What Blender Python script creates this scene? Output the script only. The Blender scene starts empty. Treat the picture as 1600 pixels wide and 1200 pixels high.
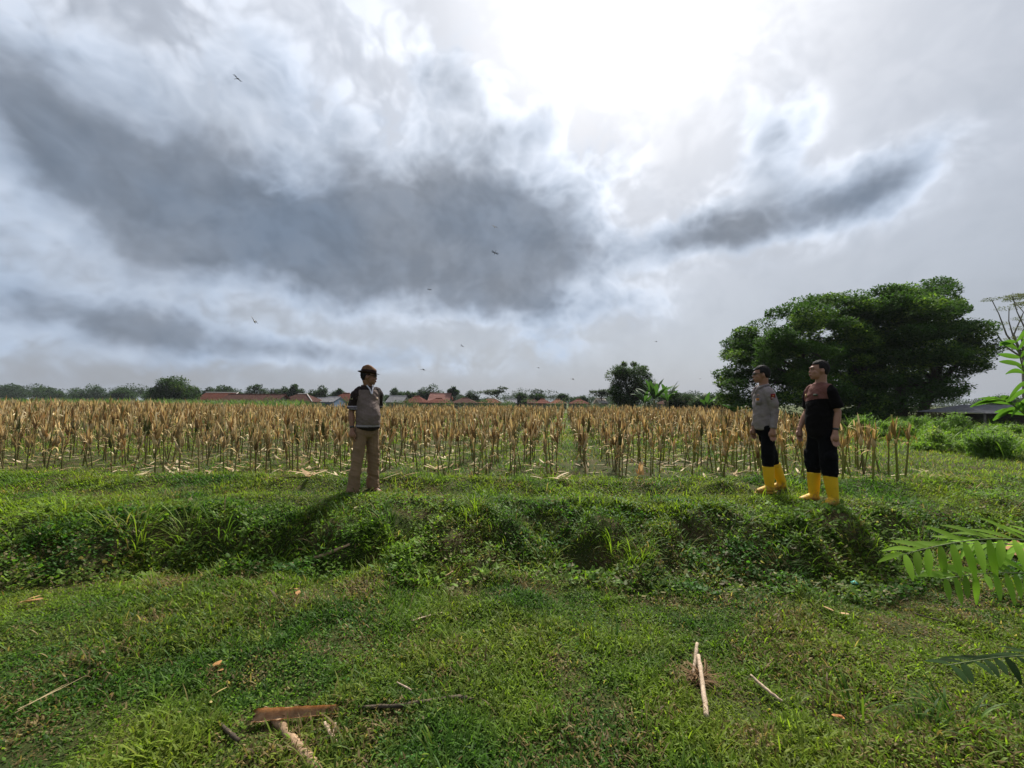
import bpy, bmesh, math, random
import numpy as np
from mathutils import Vector, Matrix

random.seed(7)
RNG = np.random.default_rng(11)
scene = bpy.context.scene
COL = scene.collection
R = math.radians

# ------------------------------------------------------------------ camera
F_PX = 640.0                                   # focal length in photo pixels (1600 wide)
CAM = Vector((0.0, 0.0, 1.6))
pitch, roll = R(2.6), R(0.35)
fw = Vector((0, math.cos(pitch), math.sin(pitch)))
up0 = Vector((0, -math.sin(pitch), math.cos(pitch)))
rt0 = Vector((1, 0, 0))
rt = rt0 * math.cos(roll) + up0 * math.sin(roll)
up = up0 * math.cos(roll) - rt0 * math.sin(roll)
cam_data = bpy.data.cameras.new('camera')
cam_data.sensor_width = 36.0
cam_data.lens = F_PX / 1600 * 36.0
cam_data.clip_start = 0.05
cam_data.clip_end = 20000
cam = bpy.data.objects.new('camera', cam_data)
COL.objects.link(cam)
cam.matrix_world = Matrix(((rt.x, up.x, -fw.x, CAM.x), (rt.y, up.y, -fw.y, CAM.y), (rt.z, up.z, -fw.z, CAM.z), (0, 0, 0, 1)))
scene.camera = cam


def ray(px, py):
    return (fw + rt * ((px - 800) / F_PX) + up * ((600 - py) / F_PX)).normalized()


def azel(px, py):
    d = ray(px, py)
    return math.atan2(d.x, d.y), math.asin(d.z)


def at_depth(px, py, depth):
    d = fw + rt * ((px - 800) / F_PX) + up * ((600 - py) / F_PX)
    return CAM + d * (depth / d.y)


# ------------------------------------------------------------------ world
SUN_AZ, SUN_EL = R(17), R(51)
sun_dir = Vector((math.sin(SUN_AZ) * math.cos(SUN_EL), math.cos(SUN_AZ) * math.cos(SUN_EL), math.sin(SUN_EL)))
world = bpy.data.worlds.new('World')
scene.world = world
world.use_nodes = True
wt = world.node_tree
wt.nodes.clear()


class NT:
    """small helper for building node trees"""
    def __init__(s, tree):
        s.t = tree

    def new(s, kind, **kw):
        n = s.t.nodes.new(kind)
        for k, v in kw.items():
            setattr(n, k, v)
        return n

    def put(s, sock, v):
        if isinstance(v, bpy.types.NodeSocket):
            s.t.links.new(v, sock)
        elif v is not None:
            if hasattr(sock.default_value, '__len__') and not hasattr(v, '__len__'):
                v = [v] * len(sock.default_value)
            if hasattr(v, '__len__') and len(sock.default_value) == 4 and len(v) == 3:
                v = (*v, 1)
            sock.default_value = v

    def m(s, op, a, b=None, c=None, clamp=False):
        n = s.new('ShaderNodeMath', operation=op, use_clamp=clamp)
        s.put(n.inputs[0], a)
        if b is not None: s.put(n.inputs[1], b)
        if c is not None: s.put(n.inputs[2], c)
        return n.outputs[0]

    def v(s, op, a, b=None, out=0, scale=None):
        n = s.new('ShaderNodeVectorMath', operation=op)
        s.put(n.inputs[0], a)
        if b is not None: s.put(n.inputs[1], b)
        if scale is not None: s.put(n.inputs['Scale'], scale)
        return n.outputs[out]

    def noise(s, vec, scale, detail=4, rough=0.5, out='Fac', dist=0.0):
        n = s.new('ShaderNodeTexNoise')
        if vec is not None: s.put(n.inputs['Vector'], vec)
        n.inputs['Scale'].default_value = scale
        n.inputs['Detail'].default_value = detail
        n.inputs['Roughness'].default_value = rough
        n.inputs['Distortion'].default_value = dist
        return n.outputs[out]

    def rng(s, v, a, b, c, d, smooth=False):
        n = s.new('ShaderNodeMapRange', interpolation_type='SMOOTHSTEP' if smooth else 'LINEAR')
        s.put(n.inputs[0], v)
        for i, q in enumerate((a, b, c, d)): s.put(n.inputs[i + 1], q)
        return n.outputs[0]

    def mix(s, f, a, b, blend='MIX'):
        n = s.new('ShaderNodeMix', data_type='RGBA', blend_type=blend)
        s.put(n.inputs[0], f)
        s.put(n.inputs[6], a)
        s.put(n.inputs[7], b)
        return n.outputs[2]

    def ramp(s, f, stops):
        n = s.new('ShaderNodeValToRGB')
        e = n.color_ramp.elements
        while len(e) < len(stops): e.new(0.5)
        for k, (p, c) in enumerate(stops):
            e[k].position = p
            e[k].color = (*c, 1)
        s.put(n.inputs[0], f)
        return n.outputs[0]


W = NT(wt)
tc = W.new('ShaderNodeTexCoord').outputs['Generated']
D = W.v('NORMALIZE', tc)
sep = W.new('ShaderNodeSeparateXYZ'); W.put(sep.inputs[0], D)
az = W.m('ARCTAN2', sep.outputs[0], sep.outputs[1])
el = W.m('ARCSINE', W.m('MINIMUM', W.m('MAXIMUM', sep.outputs[2], -1.0), 1.0))
comb = W.new('ShaderNodeCombineXYZ'); W.put(comb.inputs[0], az); W.put(comb.inputs[1], el)
P = comb.outputs[0]
# the layers of cloud shrink towards the horizon: noise space is stretched sideways there
Dn = W.v('MULTIPLY', D, (1.0, 1.0, 1.15))
w1 = W.noise(Dn, 2.6, 3, 0.5, 'Color')
w2 = W.noise(Dn, 7.0, 5, 0.52, 'Color')
warp = W.v('ADD', W.v('MULTIPLY', W.v('SUBTRACT', w1, (.5, .5, .5)), (.10, .07, 0)),
           W.v('MULTIPLY', W.v('SUBTRACT', w2, (.5, .5, .5)), (.11, .09, 0)))
PW = W.v('ADD', P, warp)
# banks of cloud: centre and half-size (photo pixels turned into compass directions), turn, thickness
BANKS = [
    (60, 190, 300, 85, 28, .8), (330, 300, 340, 95, 16, 1.3), (600, 335, 240, 110, 4, 1.4),
    (780, 400, 180, 90, 8, 1.4), (520, 400, 330, 60, 3, .9), (690, 120, 140, 110, 10, .66), (200, 30, 270, 110, 10, .48),
    (430, 110, 140, 100, 25, .55), (560, 478, 130, 34, 2, .75), (815, 486, 125, 26, 0, .65), (90, 270, 260, 90, 20, .5),
    (230, 400, 230, 60, 16, .8), (1180, 358, 225, 50, -6, 1.15), (1200, 225, 62, 62, 10, .85),
    (1370, 285, 120, 40, -20, .85), (1170, 290, 70, 45, 0, .6), (905, 250, 100, 75, -20, .62), (880, 140, 140, 45, -35, .55), (1150, 90, 120, 130, 60, .25),
    (1010, 487, 60, 30, 0, .55), (875, 525, 80, 26, 0, .55), (60, 430, 330, 75, 16, .62), (1120, 368, 110, 36, 0, .8), (930, 360, 90, 110, 20, .4),
    (380, 528, 340, 26, 4, .8), (640, 560, 300, 30, 0, .4), (60, 545, 380, 60, 4, .62), (780, 270, 120, 110, 30, .6),
    (100, 480, 300, 40, 10, .4),
    (-500, 250, 500, 200, 0, 1.0), (2100, 350, 300, 90, 0, .5), (100, -420, 500, 220, 0, .9)]
tau = None
for cx, cy, rx, ry, rot, amp in BANKS:
    a0, e0 = azel(cx, cy)
    a1, _ = azel(cx + rx, cy); a2, _ = azel(cx - rx, cy)
    _, e1 = azel(cx, cy + ry); _, e2 = azel(cx, cy - ry)
    mp = W.new('ShaderNodeMapping', vector_type='TEXTURE')
    W.put(mp.inputs['Vector'], PW)
    mp.inputs['Location'].default_value = (a0, e0, 0)
    mp.inputs['Rotation'].default_value = (0, 0, -R(rot))
    mp.inputs['Scale'].default_value = (abs(a1 - a2) / 2 * 1.7, abs(e1 - e2) / 2 * 1.7, 1)
    g = W.rng(W.v('LENGTH', mp.outputs[0], out=1), 0.0, 1.0, amp, 0.0, True)
    tau = g if tau is None else W.m('ADD', tau, g)
# behind and above the viewer: broken cloud
behind = W.rng(sep.outputs[1], 0.15, -0.5, 0.0, 0.9, True)
tau = W.m('ADD', tau, W.m('MULTIPLY', behind, W.noise(Dn, 1.8, 3, .5)))


def puffs(vec):
    """heaped, cauliflower-like relief: rounded cells of several sizes, slightly stirred"""
    vec = W.v('ADD', vec, W.v('SCALE', W.v('SUBTRACT', W.noise(vec, 5.0, 3, .55, 'Color'), (.5, .5, .5)), scale=.16))
    vo = W.new('ShaderNodeTexVoronoi', feature='F1', normalize=True)
    W.put(vo.inputs['Vector'], vec)
    vo.inputs['Scale'].default_value = 8.5
    vo.inputs['Detail'].default_value = 2.0
    vo.inputs['Roughness'].default_value = .58
    vo.inputs['Lacunarity'].default_value = 2.3
    return W.m('ADD', W.m('MULTIPLY', W.m('SUBTRACT', 1.0, vo.outputs['Distance']), .55), W.m('MULTIPLY', W.noise(vec, 3.6, 6, .55), .45))


billow = puffs(Dn)
Ds = W.v('ADD', Dn, tuple((sun_dir * Vector((1, 1, 1.15))).normalized() * 0.05))
billow_s = puffs(Ds)
relief = W.m('SUBTRACT', billow, billow_s)          # faces of the billows turned to the sun
bill = W.rng(billow, 0.50, 0.74, -0.62, 0.30)
gate = W.rng(tau, 0.02, 0.5, 0.0, 1.0, True)
dens = W.m('ADD', tau, W.m('MULTIPLY', bill, gate))
dens = W.m('SUBTRACT', dens, 0.2)
# smooth toe, so that the banks end in wisps
dens = W.m('MULTIPLY', W.m('LOGARITHM', W.m('ADD', W.m('EXPONENT', W.m('MULTIPLY', dens, 9.0)), 1.0), math.e), 1 / 9.0)
od = W.m('MULTIPLY', dens, 2.3)
veil_n = W.noise(Dn, 3.2, 5, 0.55, dist=0.4)
cosang = W.v('DOT_PRODUCT', D, tuple(sun_dir), out=1)
ang = W.m('ARCCOSINE', W.m('MINIMUM', cosang, 0.99999))
glow = W.m('EXPONENT', W.m('MULTIPLY', W.m('POWER', W.m('DIVIDE', ang, 0.40), 1.6), -1.0))
wide = W.m('EXPONENT', W.m('MULTIPLY', W.m('POWER', W.m('DIVIDE', ang, 0.95), 2.0), -1.0))
sky = W.new('ShaderNodeTexSky', sky_type='NISHITA')
sky.sun_disc = False
sky.sun_elevation = SUN_EL
sky.sun_rotation = SUN_AZ
sky.air_density = 1.2; sky.dust_density = 3.0
K = 10.0   # the sky goes through a Background of strength 0.1
veil = W.v('ADD', W.v('SCALE', (0.160 * K, 0.174 * K, 0.200 * K), scale=1.0),
           W.v('SCALE', (.14 * K, .152 * K, .172 * K), scale=wide))
veil = W.v('ADD', veil, W.v('SCALE', (.25 * K, .245 * K, .235 * K), scale=glow))
veil = W.v('ADD', W.v('SCALE', veil, scale=W.rng(veil_n, .25, .75, .86, 1.05)), W.v('SCALE', sky.outputs[0], scale=0.09))
T = W.m('EXPONENT', W.m('MULTIPLY', od, -1.9))
lit = W.m('MULTIPLY', W.m('MULTIPLY', od, W.m('EXPONENT', W.m('MULTIPLY', od, -1.9))), 2.6)
lit = W.m('MULTIPLY', lit, W.rng(sep.outputs[2], .05, .50, .16, 1.0))
lit = W.m('MULTIPLY', lit, W.rng(relief, -.06, .07, .45, 1.5))
edge = W.v('SCALE', (.30 * K, .28 * K, .262 * K), scale=W.m('MULTIPLY', lit, W.m('ADD', W.m('MULTIPLY', wide, 1.0), .18)))
dn = W.noise(Dn, 4.0, 5, .55)
dark = W.mix(W.rng(dn, .3, .7, 0, 1), (.128 * K, .164 * K, .220 * K), (.182 * K, .208 * K, .250 * K))
dark = W.v('ADD', dark, W.v('SCALE', (.10 * K, .10 * K, .10 * K), scale=glow))
dark = W.v('SCALE', dark, scale=W.m('MULTIPLY', W.rng(od, .6, 3.0, 1.75, .80, True), W.rng(relief, -.08, .08, .9, 1.12)))
Lc = W.v('ADD', W.v('ADD', W.v('SCALE', veil, scale=T), edge), W.v('SCALE', dark, scale=W.m('SUBTRACT', 1.0, T)))
bg = W.new('ShaderNodeBackground')
W.put(bg.inputs['Color'], Lc)
bg.inputs['Strength'].default_value = 0.1
wo = W.new('ShaderNodeOutputWorld')
wt.links.new(bg.outputs[0], wo.inputs['Surface'])
world.cycles.sampling_method = 'MANUAL'
world.cycles.sample_map_resolution = 512

# ------------------------------------------------------------------ sun
sd = bpy.data.lights.new('sun', 'SUN')
sd.energy = 4.4
sd.angle = R(11)
sd.color = (1.0, .95, .86)
sun = bpy.data.objects.new('sun', sd)
COL.objects.link(sun)
sun.rotation_euler = sun_dir.to_track_quat('Z', 'Y').to_euler()
sun.location = (6, 20, 26)

scene.view_settings.view_transform = 'Standard'
scene.view_settings.look = 'None'
scene.view_settings.exposure = 0.75
scene.view_settings.gamma = 1.0
scene.view_settings.use_curve_mapping = False
scene.render.engine = 'CYCLES'
scene.cycles.max_bounces = 6
scene.cycles.diffuse_bounces = 3
scene.cycles.transmission_bounces = 4
scene.cycles.transparent_max_bounces = 6
scene.cycles.use_denoising = True
scene.cycles.caustics_reflective = False
scene.cycles.caustics_refractive = False

# ------------------------------------------------------------------ helpers
def tag(o, label=None, cat=None, group=None, kind=None):
    if label: o['label'] = label
    if cat: o['category'] = cat
    if group: o['group'] = group
    if kind: o['kind'] = kind
    return o


def empty(name, loc=(0, 0, 0), rz=0.0):
    o = bpy.data.objects.new(name, None)
    o.empty_display_size = 0.2
    COL.objects.link(o)
    o.location = loc
    o.rotation_euler = (0, 0, rz)
    return o


def link(name, me, mat=None, parent=None, loc=None):
    o = bpy.data.objects.new(name, me)
    COL.objects.link(o)
    if mat is not None:
        for m_ in (mat if isinstance(mat, (list, tuple)) else [mat]): me.materials.append(m_)
    if parent is not None: o.parent = parent
    if loc is not None: o.location = loc
    return o


def bm_obj(name, bm, mat, parent=None, loc=None, smooth=True):
    me = bpy.data.meshes.new(name)
    bm.to_mesh(me); bm.free()
    if smooth: me.shade_smooth()
    return link(name, me, mat, parent, loc)


def np_mesh(name, verts, faces_flat, sizes, colors=None, smooth=False):
    """verts (n,3); faces_flat: vertex index per corner; sizes: corners per face"""
    me = bpy.data.meshes.new(name)
    n = len(verts)
    me.vertices.add(n)
    me.vertices.foreach_set('co', np.asarray(verts, dtype=np.float32).ravel())
    me.loops.add(len(faces_flat))
    me.loops.foreach_set('vertex_index', np.asarray(faces_flat, dtype=np.int32).ravel())
    me.polygons.add(len(sizes))
    st = np.zeros(len(sizes), dtype=np.int32)
    st[1:] = np.cumsum(sizes)[:-1]
    me.polygons.foreach_set('loop_start', st)
    me.polygons.foreach_set('loop_total', np.asarray(sizes, dtype=np.int32))
    if smooth: me.polygons.foreach_set('use_smooth', np.ones(len(sizes), dtype=bool))
    if colors is not None:
        at = me.color_attributes.new('tint', 'FLOAT_COLOR', 'POINT')
        c = np.ones((n, 4), dtype=np.float32); c[:, :3] = colors
        at.data.foreach_set('color', c.ravel())
    me.update(calc_edges=True)
    return me


# value noise for heights and densities
_L = np.random.default_rng(5).random((256, 256)).astype(np.float64)


def vnoise(x, y, s, seed=0):
    x = np.asarray(x) * s + seed * 17.31; y = np.asarray(y) * s + seed * 9.17
    xi = np.floor(x).astype(int); yi = np.floor(y).astype(int)
    fx = x - xi; fy = y - yi
    fx = fx * fx * (3 - 2 * fx); fy = fy * fy * (3 - 2 * fy)
    g = lambda a, b: _L[a & 255, b & 255]
    return (g(xi, yi) * (1 - fx) * (1 - fy) + g(xi + 1, yi) * fx * (1 - fy) + g(xi, yi + 1) * (1 - fx) * fy + g(xi + 1, yi + 1) * fx * fy)


def fbm(x, y, s, seed=0, o=4):
    t = 0; a = .5; w = 0
    for k in range(o):
        t = t + a * vnoise(x, y, s * 2 ** k, seed + k); w += a; a *= .5
    return t / w


def sstep(t):
    t = np.clip(t, 0, 1)
    return t * t * (3 - 2 * t)


# ------------------------------------------------------------------ the lie of the land
CX = [-40, -9, -6.0, -4.5, -3.4, -2.3, -1, 0, 1.0, 2.0, 3.0, 3.6, 4.6, 6, 9, 40]
CREST = [7.0, 6.0, 5.0, 4.45, 4.55, 4.75, 4.9, 4.95, 5.0, 5.05, 4.75, 4.65, 4.9, 5.3, 6.0, 8.0]
TOE = [1.0, 1.6, 2.5, 3.6, 3.9, 3.95, 3.80, 3.78, 3.75, 3.62, 3.50, 3.75, 3.9, 3.9, 3.8, 3.0]


def hgt(x, y):
    x = np.asarray(x, dtype=float); y = np.asarray(y, dtype=float)
    wob = (fbm(x, y, .9, 3) - .5) * .5
    cr = np.interp(x, CX, CREST) + wob
    te = np.interp(x, CX, TOE) + wob * .8
    t = sstep((y - te) / (cr - te))
    z = .40 * t
    # hollows and hummocks in the face of the bank
    face = np.exp(-((y - (cr + te) / 2) / (.45 * (cr - te) + .1)) ** 2)
    z = z + face * (fbm(x, y, 2.6, 9, 3) - .5) * .46 - face * .05
    z = z + (fbm(x, y, .7, 1, 3) - .5) * .10 * np.clip(1.2 - y / 40, .15, 1)
    z = z + (fbm(x, y, 3.0, 7, 3) - .5) * .085 * (y < 9)
    # worn track on top of the bank, then a low verge, then the field a little lower
    tr = np.interp(x, [-12, -6, 0, 6, 12], [6.2, 5.6, 5.55, 5.55, 6.3])
    z = z - .05 * np.exp(-((y - tr) / .22) ** 2)
    z = z + .07 * np.exp(-((y - tr - .62) / .28) ** 2)
    z = z - .10 * sstep((y - tr - .8) / .6)
    # the small dark hummock beside the man in the grey shirt
    z = z + .13 * np.exp(-(((x - 2.95) / .28) ** 2 + ((y - 5.75) / .16) ** 2))
    return z


def hz(x, y):
    return float(hgt(x, y))


def on_ground(px, py, lift=0.0):
    """point of the ground seen at a photo pixel"""
    d = ray(px, py)
    t = 0.8
    while t < 400:
        p = CAM + d * t
        if p.z <= hz(p.x, p.y) + lift: break
        t += 0.02 if t < 12 else .3
    return p


def axis(lo, hi, step, far, grow):
    a = list(np.arange(lo, hi + 1e-6, step))
    s = step
    while a[-1] < far:
        s *= grow; a.append(a[-1] + s)
    return a


xs_p = axis(0, 8, .07, 3000, 1.10)
XS = np.array([-v for v in reversed(xs_p[1:])] + xs_p)
ys_p = axis(-1.0, 9, .06, 3000, 1.09)
ys_n = []
s_, v_ = .1, -1.0
while v_ > -60:
    s_ *= 1.3; v_ -= s_; ys_n.append(v_)
YS = np.array(list(reversed(ys_n)) + ys_p)
gx, gy = np.meshgrid(XS, YS)
gz = hgt(gx, gy)
nx, ny = len(XS), len(YS)
gv = np.stack([gx.ravel(), gy.ravel(), gz.ravel()], 1)
idx = np.arange(nx * ny).reshape(ny, nx)
gf = np.stack([idx[:-1, :-1], idx[:-1, 1:], idx[1:, 1:], idx[1:, :-1]], -1).reshape(-1, 4)


def material(name):
    m = bpy.data.materials.new(name)
    m.use_nodes = True
    nt = m.node_tree
    nt.nodes.clear()
    n = NT(nt)
    out = n.new('ShaderNodeOutputMaterial')
    return m, n, out


def principled(n, out, color, rough=.7, spec=.3, bump=None, bump_d=.01, metallic=0.0):
    b = n.new('ShaderNodeBsdfPrincipled')
    n.put(b.inputs['Base Color'], color)
    n.put(b.inputs['Roughness'], rough)
    n.put(b.inputs['Specular IOR Level'], spec)
    n.put(b.inputs['Metallic'], metallic)
    if bump is not None:
        bp = n.new('ShaderNodeBump')
        bp.inputs['Distance'].default_value = bump_d
        n.put(bp.inputs['Height'], bump)
        n.t.links.new(bp.outputs[0], b.inputs['Normal'])
    n.t.links.new(b.outputs[0], out.inputs['Surface'])
    return b


def simple_mat(name, c, c2=None, scale=20, rough=.7, spec=.3, bump=.004, detail=4, metallic=0.0):
    m, n, out = material(name)
    tcx = n.new('ShaderNodeTexCoord').outputs['Object']
    f = n.noise(tcx, scale, detail, .6)
    f2 = n.rng(f, .3, .7, 0, 1)
    principled(n, out, n.mix(f2, c, c2 or c), rough, spec, f if bump else None, bump, metallic)
    return m


def leaf_mat(name, trans=.45, rough=.5, spec=.3, gain=1.0, thru=(1.25, 1.35, .7)):
    """leaf whose own colour sits in the mesh (one tint per leaf); thin, lets light through"""
    m, n, out = material(name)
    at = n.new('ShaderNodeAttribute', attribute_name='tint')
    c = at.outputs['Color']
    if gain != 1.0: c = n.v('SCALE', c, scale=gain)
    b = n.new('ShaderNodeBsdfPrincipled')
    n.put(b.inputs['Base Color'], c)
    b.inputs['Roughness'].default_value = rough
    b.inputs['Specular IOR Level'].default_value = spec
    t = n.new('ShaderNodeBsdfTranslucent')
    n.put(t.inputs['Color'], n.v('MULTIPLY', c, thru))
    mx = n.new('ShaderNodeMixShader')
    mx.inputs[0].default_value = trans
    n.t.links.new(b.outputs[0], mx.inputs[1]); n.t.links.new(t.outputs[0], mx.inputs[2])
    n.t.links.new(mx.outputs[0], out.inputs['Surface'])
    return m


M_LEAF = leaf_mat('leaf_green', .5, .55, .18)
M_CROWN = leaf_mat('leaf_crown', .34, .75, .06)
M_DRY = leaf_mat('leaf_dry', .30, .7, .15, 1.0, (1.05, .95, .8))

# ground: dark soil, straw litter and short growth
m, n, out = material('soil_and_turf')
pos = n.new('ShaderNodeNewGeometry').outputs['Position']
big = n.noise(pos, .35, 4, .55)
mid = n.noise(pos, 3.0, 5, .6)
fin = n.noise(pos, 38, 5, .65)
turf = n.mix(n.rng(mid, .35, .65, 0, 1), (.028, .040, .010), (.055, .062, .018))
soil = n.mix(n.rng(fin, .3, .7, 0, 1), (.035, .024, .013), (.11, .075, .038))
c = n.mix(n.rng(n.m('ADD', mid, n.m('MULTIPLY', n.m('SUBTRACT', fin, .5), .5)), .48, .62, 0, .75), turf, soil)
sp = n.new('ShaderNodeSeparateXYZ'); n.put(sp.inputs[0], pos)
far = n.rng(sp.outputs[1], 14, 45, 0, 1)
c = n.mix(far, c, n.mix(n.rng(big, .35, .65, 0, 1), (.045, .075, .018), (.085, .085, .03)))
principled(n, out, c, .9, .1, n.m('ADD', fin, mid), .02)
M_GROUND = m
tag(link('ground', np_mesh('ground', gv, gf.ravel(), np.full(len(gf), 4), smooth=True), M_GROUND), kind='structure')


# ------------------------------------------------------------------ blades: one flexible generator
def blades(P, azm, L, Wd, tilt, curl, col, nseg=2, tipcol=None, fold=0.0):
    """P (n,3) feet; azm heading; L length; Wd width; tilt from the vertical at the foot; curl added tilt at the tip.
    Returns verts, flat faces, sizes, colours"""
    n_ = len(P)
    per = 2 * nseg + 1
    V = np.zeros((n_, per, 3)); C = np.zeros((n_, per, 3))
    dirh = np.stack([np.cos(azm), np.sin(azm), np.zeros(n_)], 1)
    side = np.stack([-np.sin(azm), np.cos(azm), np.zeros(n_)], 1)
    p = P.copy()
    for k in range(nseg + 1):
        t = k / nseg
        w = Wd * (.55 + .45 * np.sin(math.pi * min(1, t * .9 + .12)) ** .8) * (1 if k < nseg else 0)
        cc = col if tipcol is None else col * (1 - t) + tipcol * t
        if k < nseg:
            V[:, 2 * k] = p - side * (w / 2)[:, None]
            V[:, 2 * k + 1] = p + side * (w / 2)[:, None]
            C[:, 2 * k] = cc; C[:, 2 * k + 1] = cc
        else:
            V[:, 2 * k] = p; C[:, 2 * k] = cc
        a = tilt + curl * (t + .5 / nseg)
        step = (L / nseg)
        p = p + dirh * (np.sin(a) * step)[:, None] + np.array([0, 0, 1]) * (np.cos(a) * step)[:, None]
    base = (np.arange(n_) * per)[:, None]
    fl = []; sz = []
    f = []
    for k in range(nseg - 1):
        f += [2 * k, 2 * k + 1, 2 * k + 3, 2 * k + 2]
        sz.append(4)
    f += [2 * nseg - 2, 2 * nseg - 1, 2 * nseg]
    sz.append(3)
    F = (base + np.array(f)[None, :]).ravel()
    S = np.tile(sz, n_)
    return V.reshape(-1, 3), F, S, C.reshape(-1, 3)


def join(parts):
    V, F, S, C = [], [], [], []
    o = 0
    for v, f, s, c_ in parts:
        V.append(v); F.append(f + o); S.append(s); C.append(c_)
        o += len(v)
    return np.concatenate(V), np.concatenate(F), np.concatenate(S), np.concatenate(C)


def blend(a, b, t):
    return np.asarray(a)[None, :] * (1 - t[:, None]) + np.asarray(b)[None, :] * t[:, None]


# dry, brown or bare spots: (photo pixel, radius in metres)
SPOTS = [(385, 905, .16), (270, 915, .22), (1125, 915, .30), (1410, 980, .20), (1210, 905, .2), (880, 1040, .13), (1075, 1062, .12),
         (330, 1050, .06), (560, 925, .25), (150, 870, .3), (700, 850, .25), (1290, 930, .15), (470, 935, .2), (400, 1050, .1), (985, 905, .15),
         (1500, 960, .2), (960, 1110, .1), (230, 975, .12), (40, 1160, .2), (1480, 745, .5), (1040, 895, .25), (620, 1120, .08), (1180, 1160, .1)]
SP = [(on_ground(a, b), r) for a, b, r in SPOTS]


def dryness(x, y):
    d = sstep((fbm(x, y, 1.3, 21, 4) - .55) / .14) * .5
    d = np.maximum(d, sstep((fbm(x, y, 4.0, 31, 3) - .64) / .12) * .5)
    for p, r in SP:
        q = ((x - p.x) ** 2 + (y - p.y) ** 2) / (r * r)
        d = np.maximum(d, np.exp(-q * 1.2) * (.7 + 1.0 * vnoise(x, y, 9, 5)))
    bt_ = bank_t(x, y)
    d = np.maximum(d, sstep((fbm(x, y, 2.8, 33, 3) - .50) / .14) * ((bt_ > -.25) & (bt_ < .55)) * .85)
    return np.clip(d, 0, 1.2)


def sample(nn, d0, d1, power, margin=1.0):
    """random points of the fan before the viewer; power: how density falls with distance"""
    u = RNG.random(nn)
    e = 2 - power                      # pdf(d) ~ d^(1-power)
    d = (d0 ** e + u * (d1 ** e - d0 ** e)) ** (1 / e) if abs(e) > 1e-6 else d0 * (d1 / d0) ** u
    x = (RNG.random(nn) * 2 - 1) * (d * 1.32 + margin)
    return x, d


def bank_t(x, y):
    wob = (fbm(x, y, .9, 3) - .5) * .5
    cr = np.interp(x, CX, CREST) + wob
    te = np.interp(x, CX, TOE) + wob * .8
    return (y - te) / (cr - te)


GREEN_A = (.165, .245, .022)
GREEN_B = (.060, .135, .016)
OLIVE = (.175, .205, .030)
STRAW = (.30, .23, .10)
BROWN = (.15, .10, .045)


def tints(x, y, nn, dry, seed=0):
    t = sstep((fbm(x, y, 1.1, 41 + seed, 3) - .35) / .3)
    c_ = blend(GREEN_A, GREEN_B, t)
    o = RNG.random(nn) * sstep((fbm(x, y, 2.2, 51 + seed, 3) - .4) / .25)
    c_ = c_ * (1 - o[:, None]) + np.array(OLIVE)[None] * o[:, None]
    r = RNG.random(nn)
    isdry = r < dry * .66 + .015
    which = RNG.random(nn)
    dc = blend(STRAW, BROWN, which)
    c_[isdry] = dc[isdry]
    c_ *= (.55 + .85 * RNG.random(nn) ** 1.3)[:, None]
    return c_


FEET = [on_ground(567, 770), on_ground(590, 764), on_ground(1190, 765), on_ground(1208, 766), on_ground(1275, 778), on_ground(1297, 786)]


def trodden(x, y):
    k_ = np.zeros(len(x), bool)
    for p in FEET: k_ |= ((x - p.x) ** 2 + (y - p.y) ** 2) < .17 ** 2
    return k_ & (RNG.random(len(x)) < .8)


def grass_layer(nn, d0, d1, power, L0, W0, nseg=2, hcl=1.0, filt=None, flat=.9, margin=1.0):
    x, y = sample(nn, d0, d1, power, margin)
    dry = dryness(x, y)
    bt = bank_t(x, y)
    hollow = sstep((fbm(x, y, 3.2, 97, 3) - .48) / .10) * ((bt > -.05) & (bt < .85) & (x > -4.6) & (x < 4.2))
    keep = (RNG.random(nn) > dry * .35) & (RNG.random(nn) > hollow * .85)
    keep &= ~trodden(x, y)
    if filt is not None: keep &= filt(x, y)
    x, y, dry = x[keep], y[keep], dry[keep]
    nn = len(x)
    lush = sstep((fbm(x, y, 2.4, 61, 3) - .38) / .3)        # tufts of higher growth
    z = hgt(x, y)
    lift = lush * .035 * hcl * RNG.random(nn)
    Pn = np.stack([x, y, z - .004 + lift], 1)
    a = RNG.random(nn) * 2 * math.pi
    grow = 1.0 + .10 * (y - 2)
    L = L0 * grow * (.6 + .8 * RNG.random(nn)) * (.75 + .7 * lush) * (1 - .35 * dry)
    Wd = W0 * grow * (.6 + .8 * RNG.random(nn))
    tl = .25 + flat * RNG.random(nn)
    cu = .2 + 1.0 * RNG.random(nn)
    return blades(Pn, a, L, Wd, tl, cu, tints(x, y, nn, dry), nseg)


parts = [
    grass_layer(270000, 1.35, 4.2, 1.15, .032, .0082),
    grass_layer(60000, 3.9, 4.9, 1.0, .036, .0090),
    grass_layer(230000, 4.6, 7.4, 1.0, .024, .0085, hcl=.5),
    grass_layer(16000, 1.35, 6.5, 1.2, .085, .0055, 3, flat=.5),
]
V_, F_, S_, C_ = join(parts)
tag(link('grass', np_mesh('grass', V_, F_, S_, C_), M_LEAF), 'short green creeping grass covering the lawn, the bank and the track', 'grass', kind='stuff')


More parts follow.
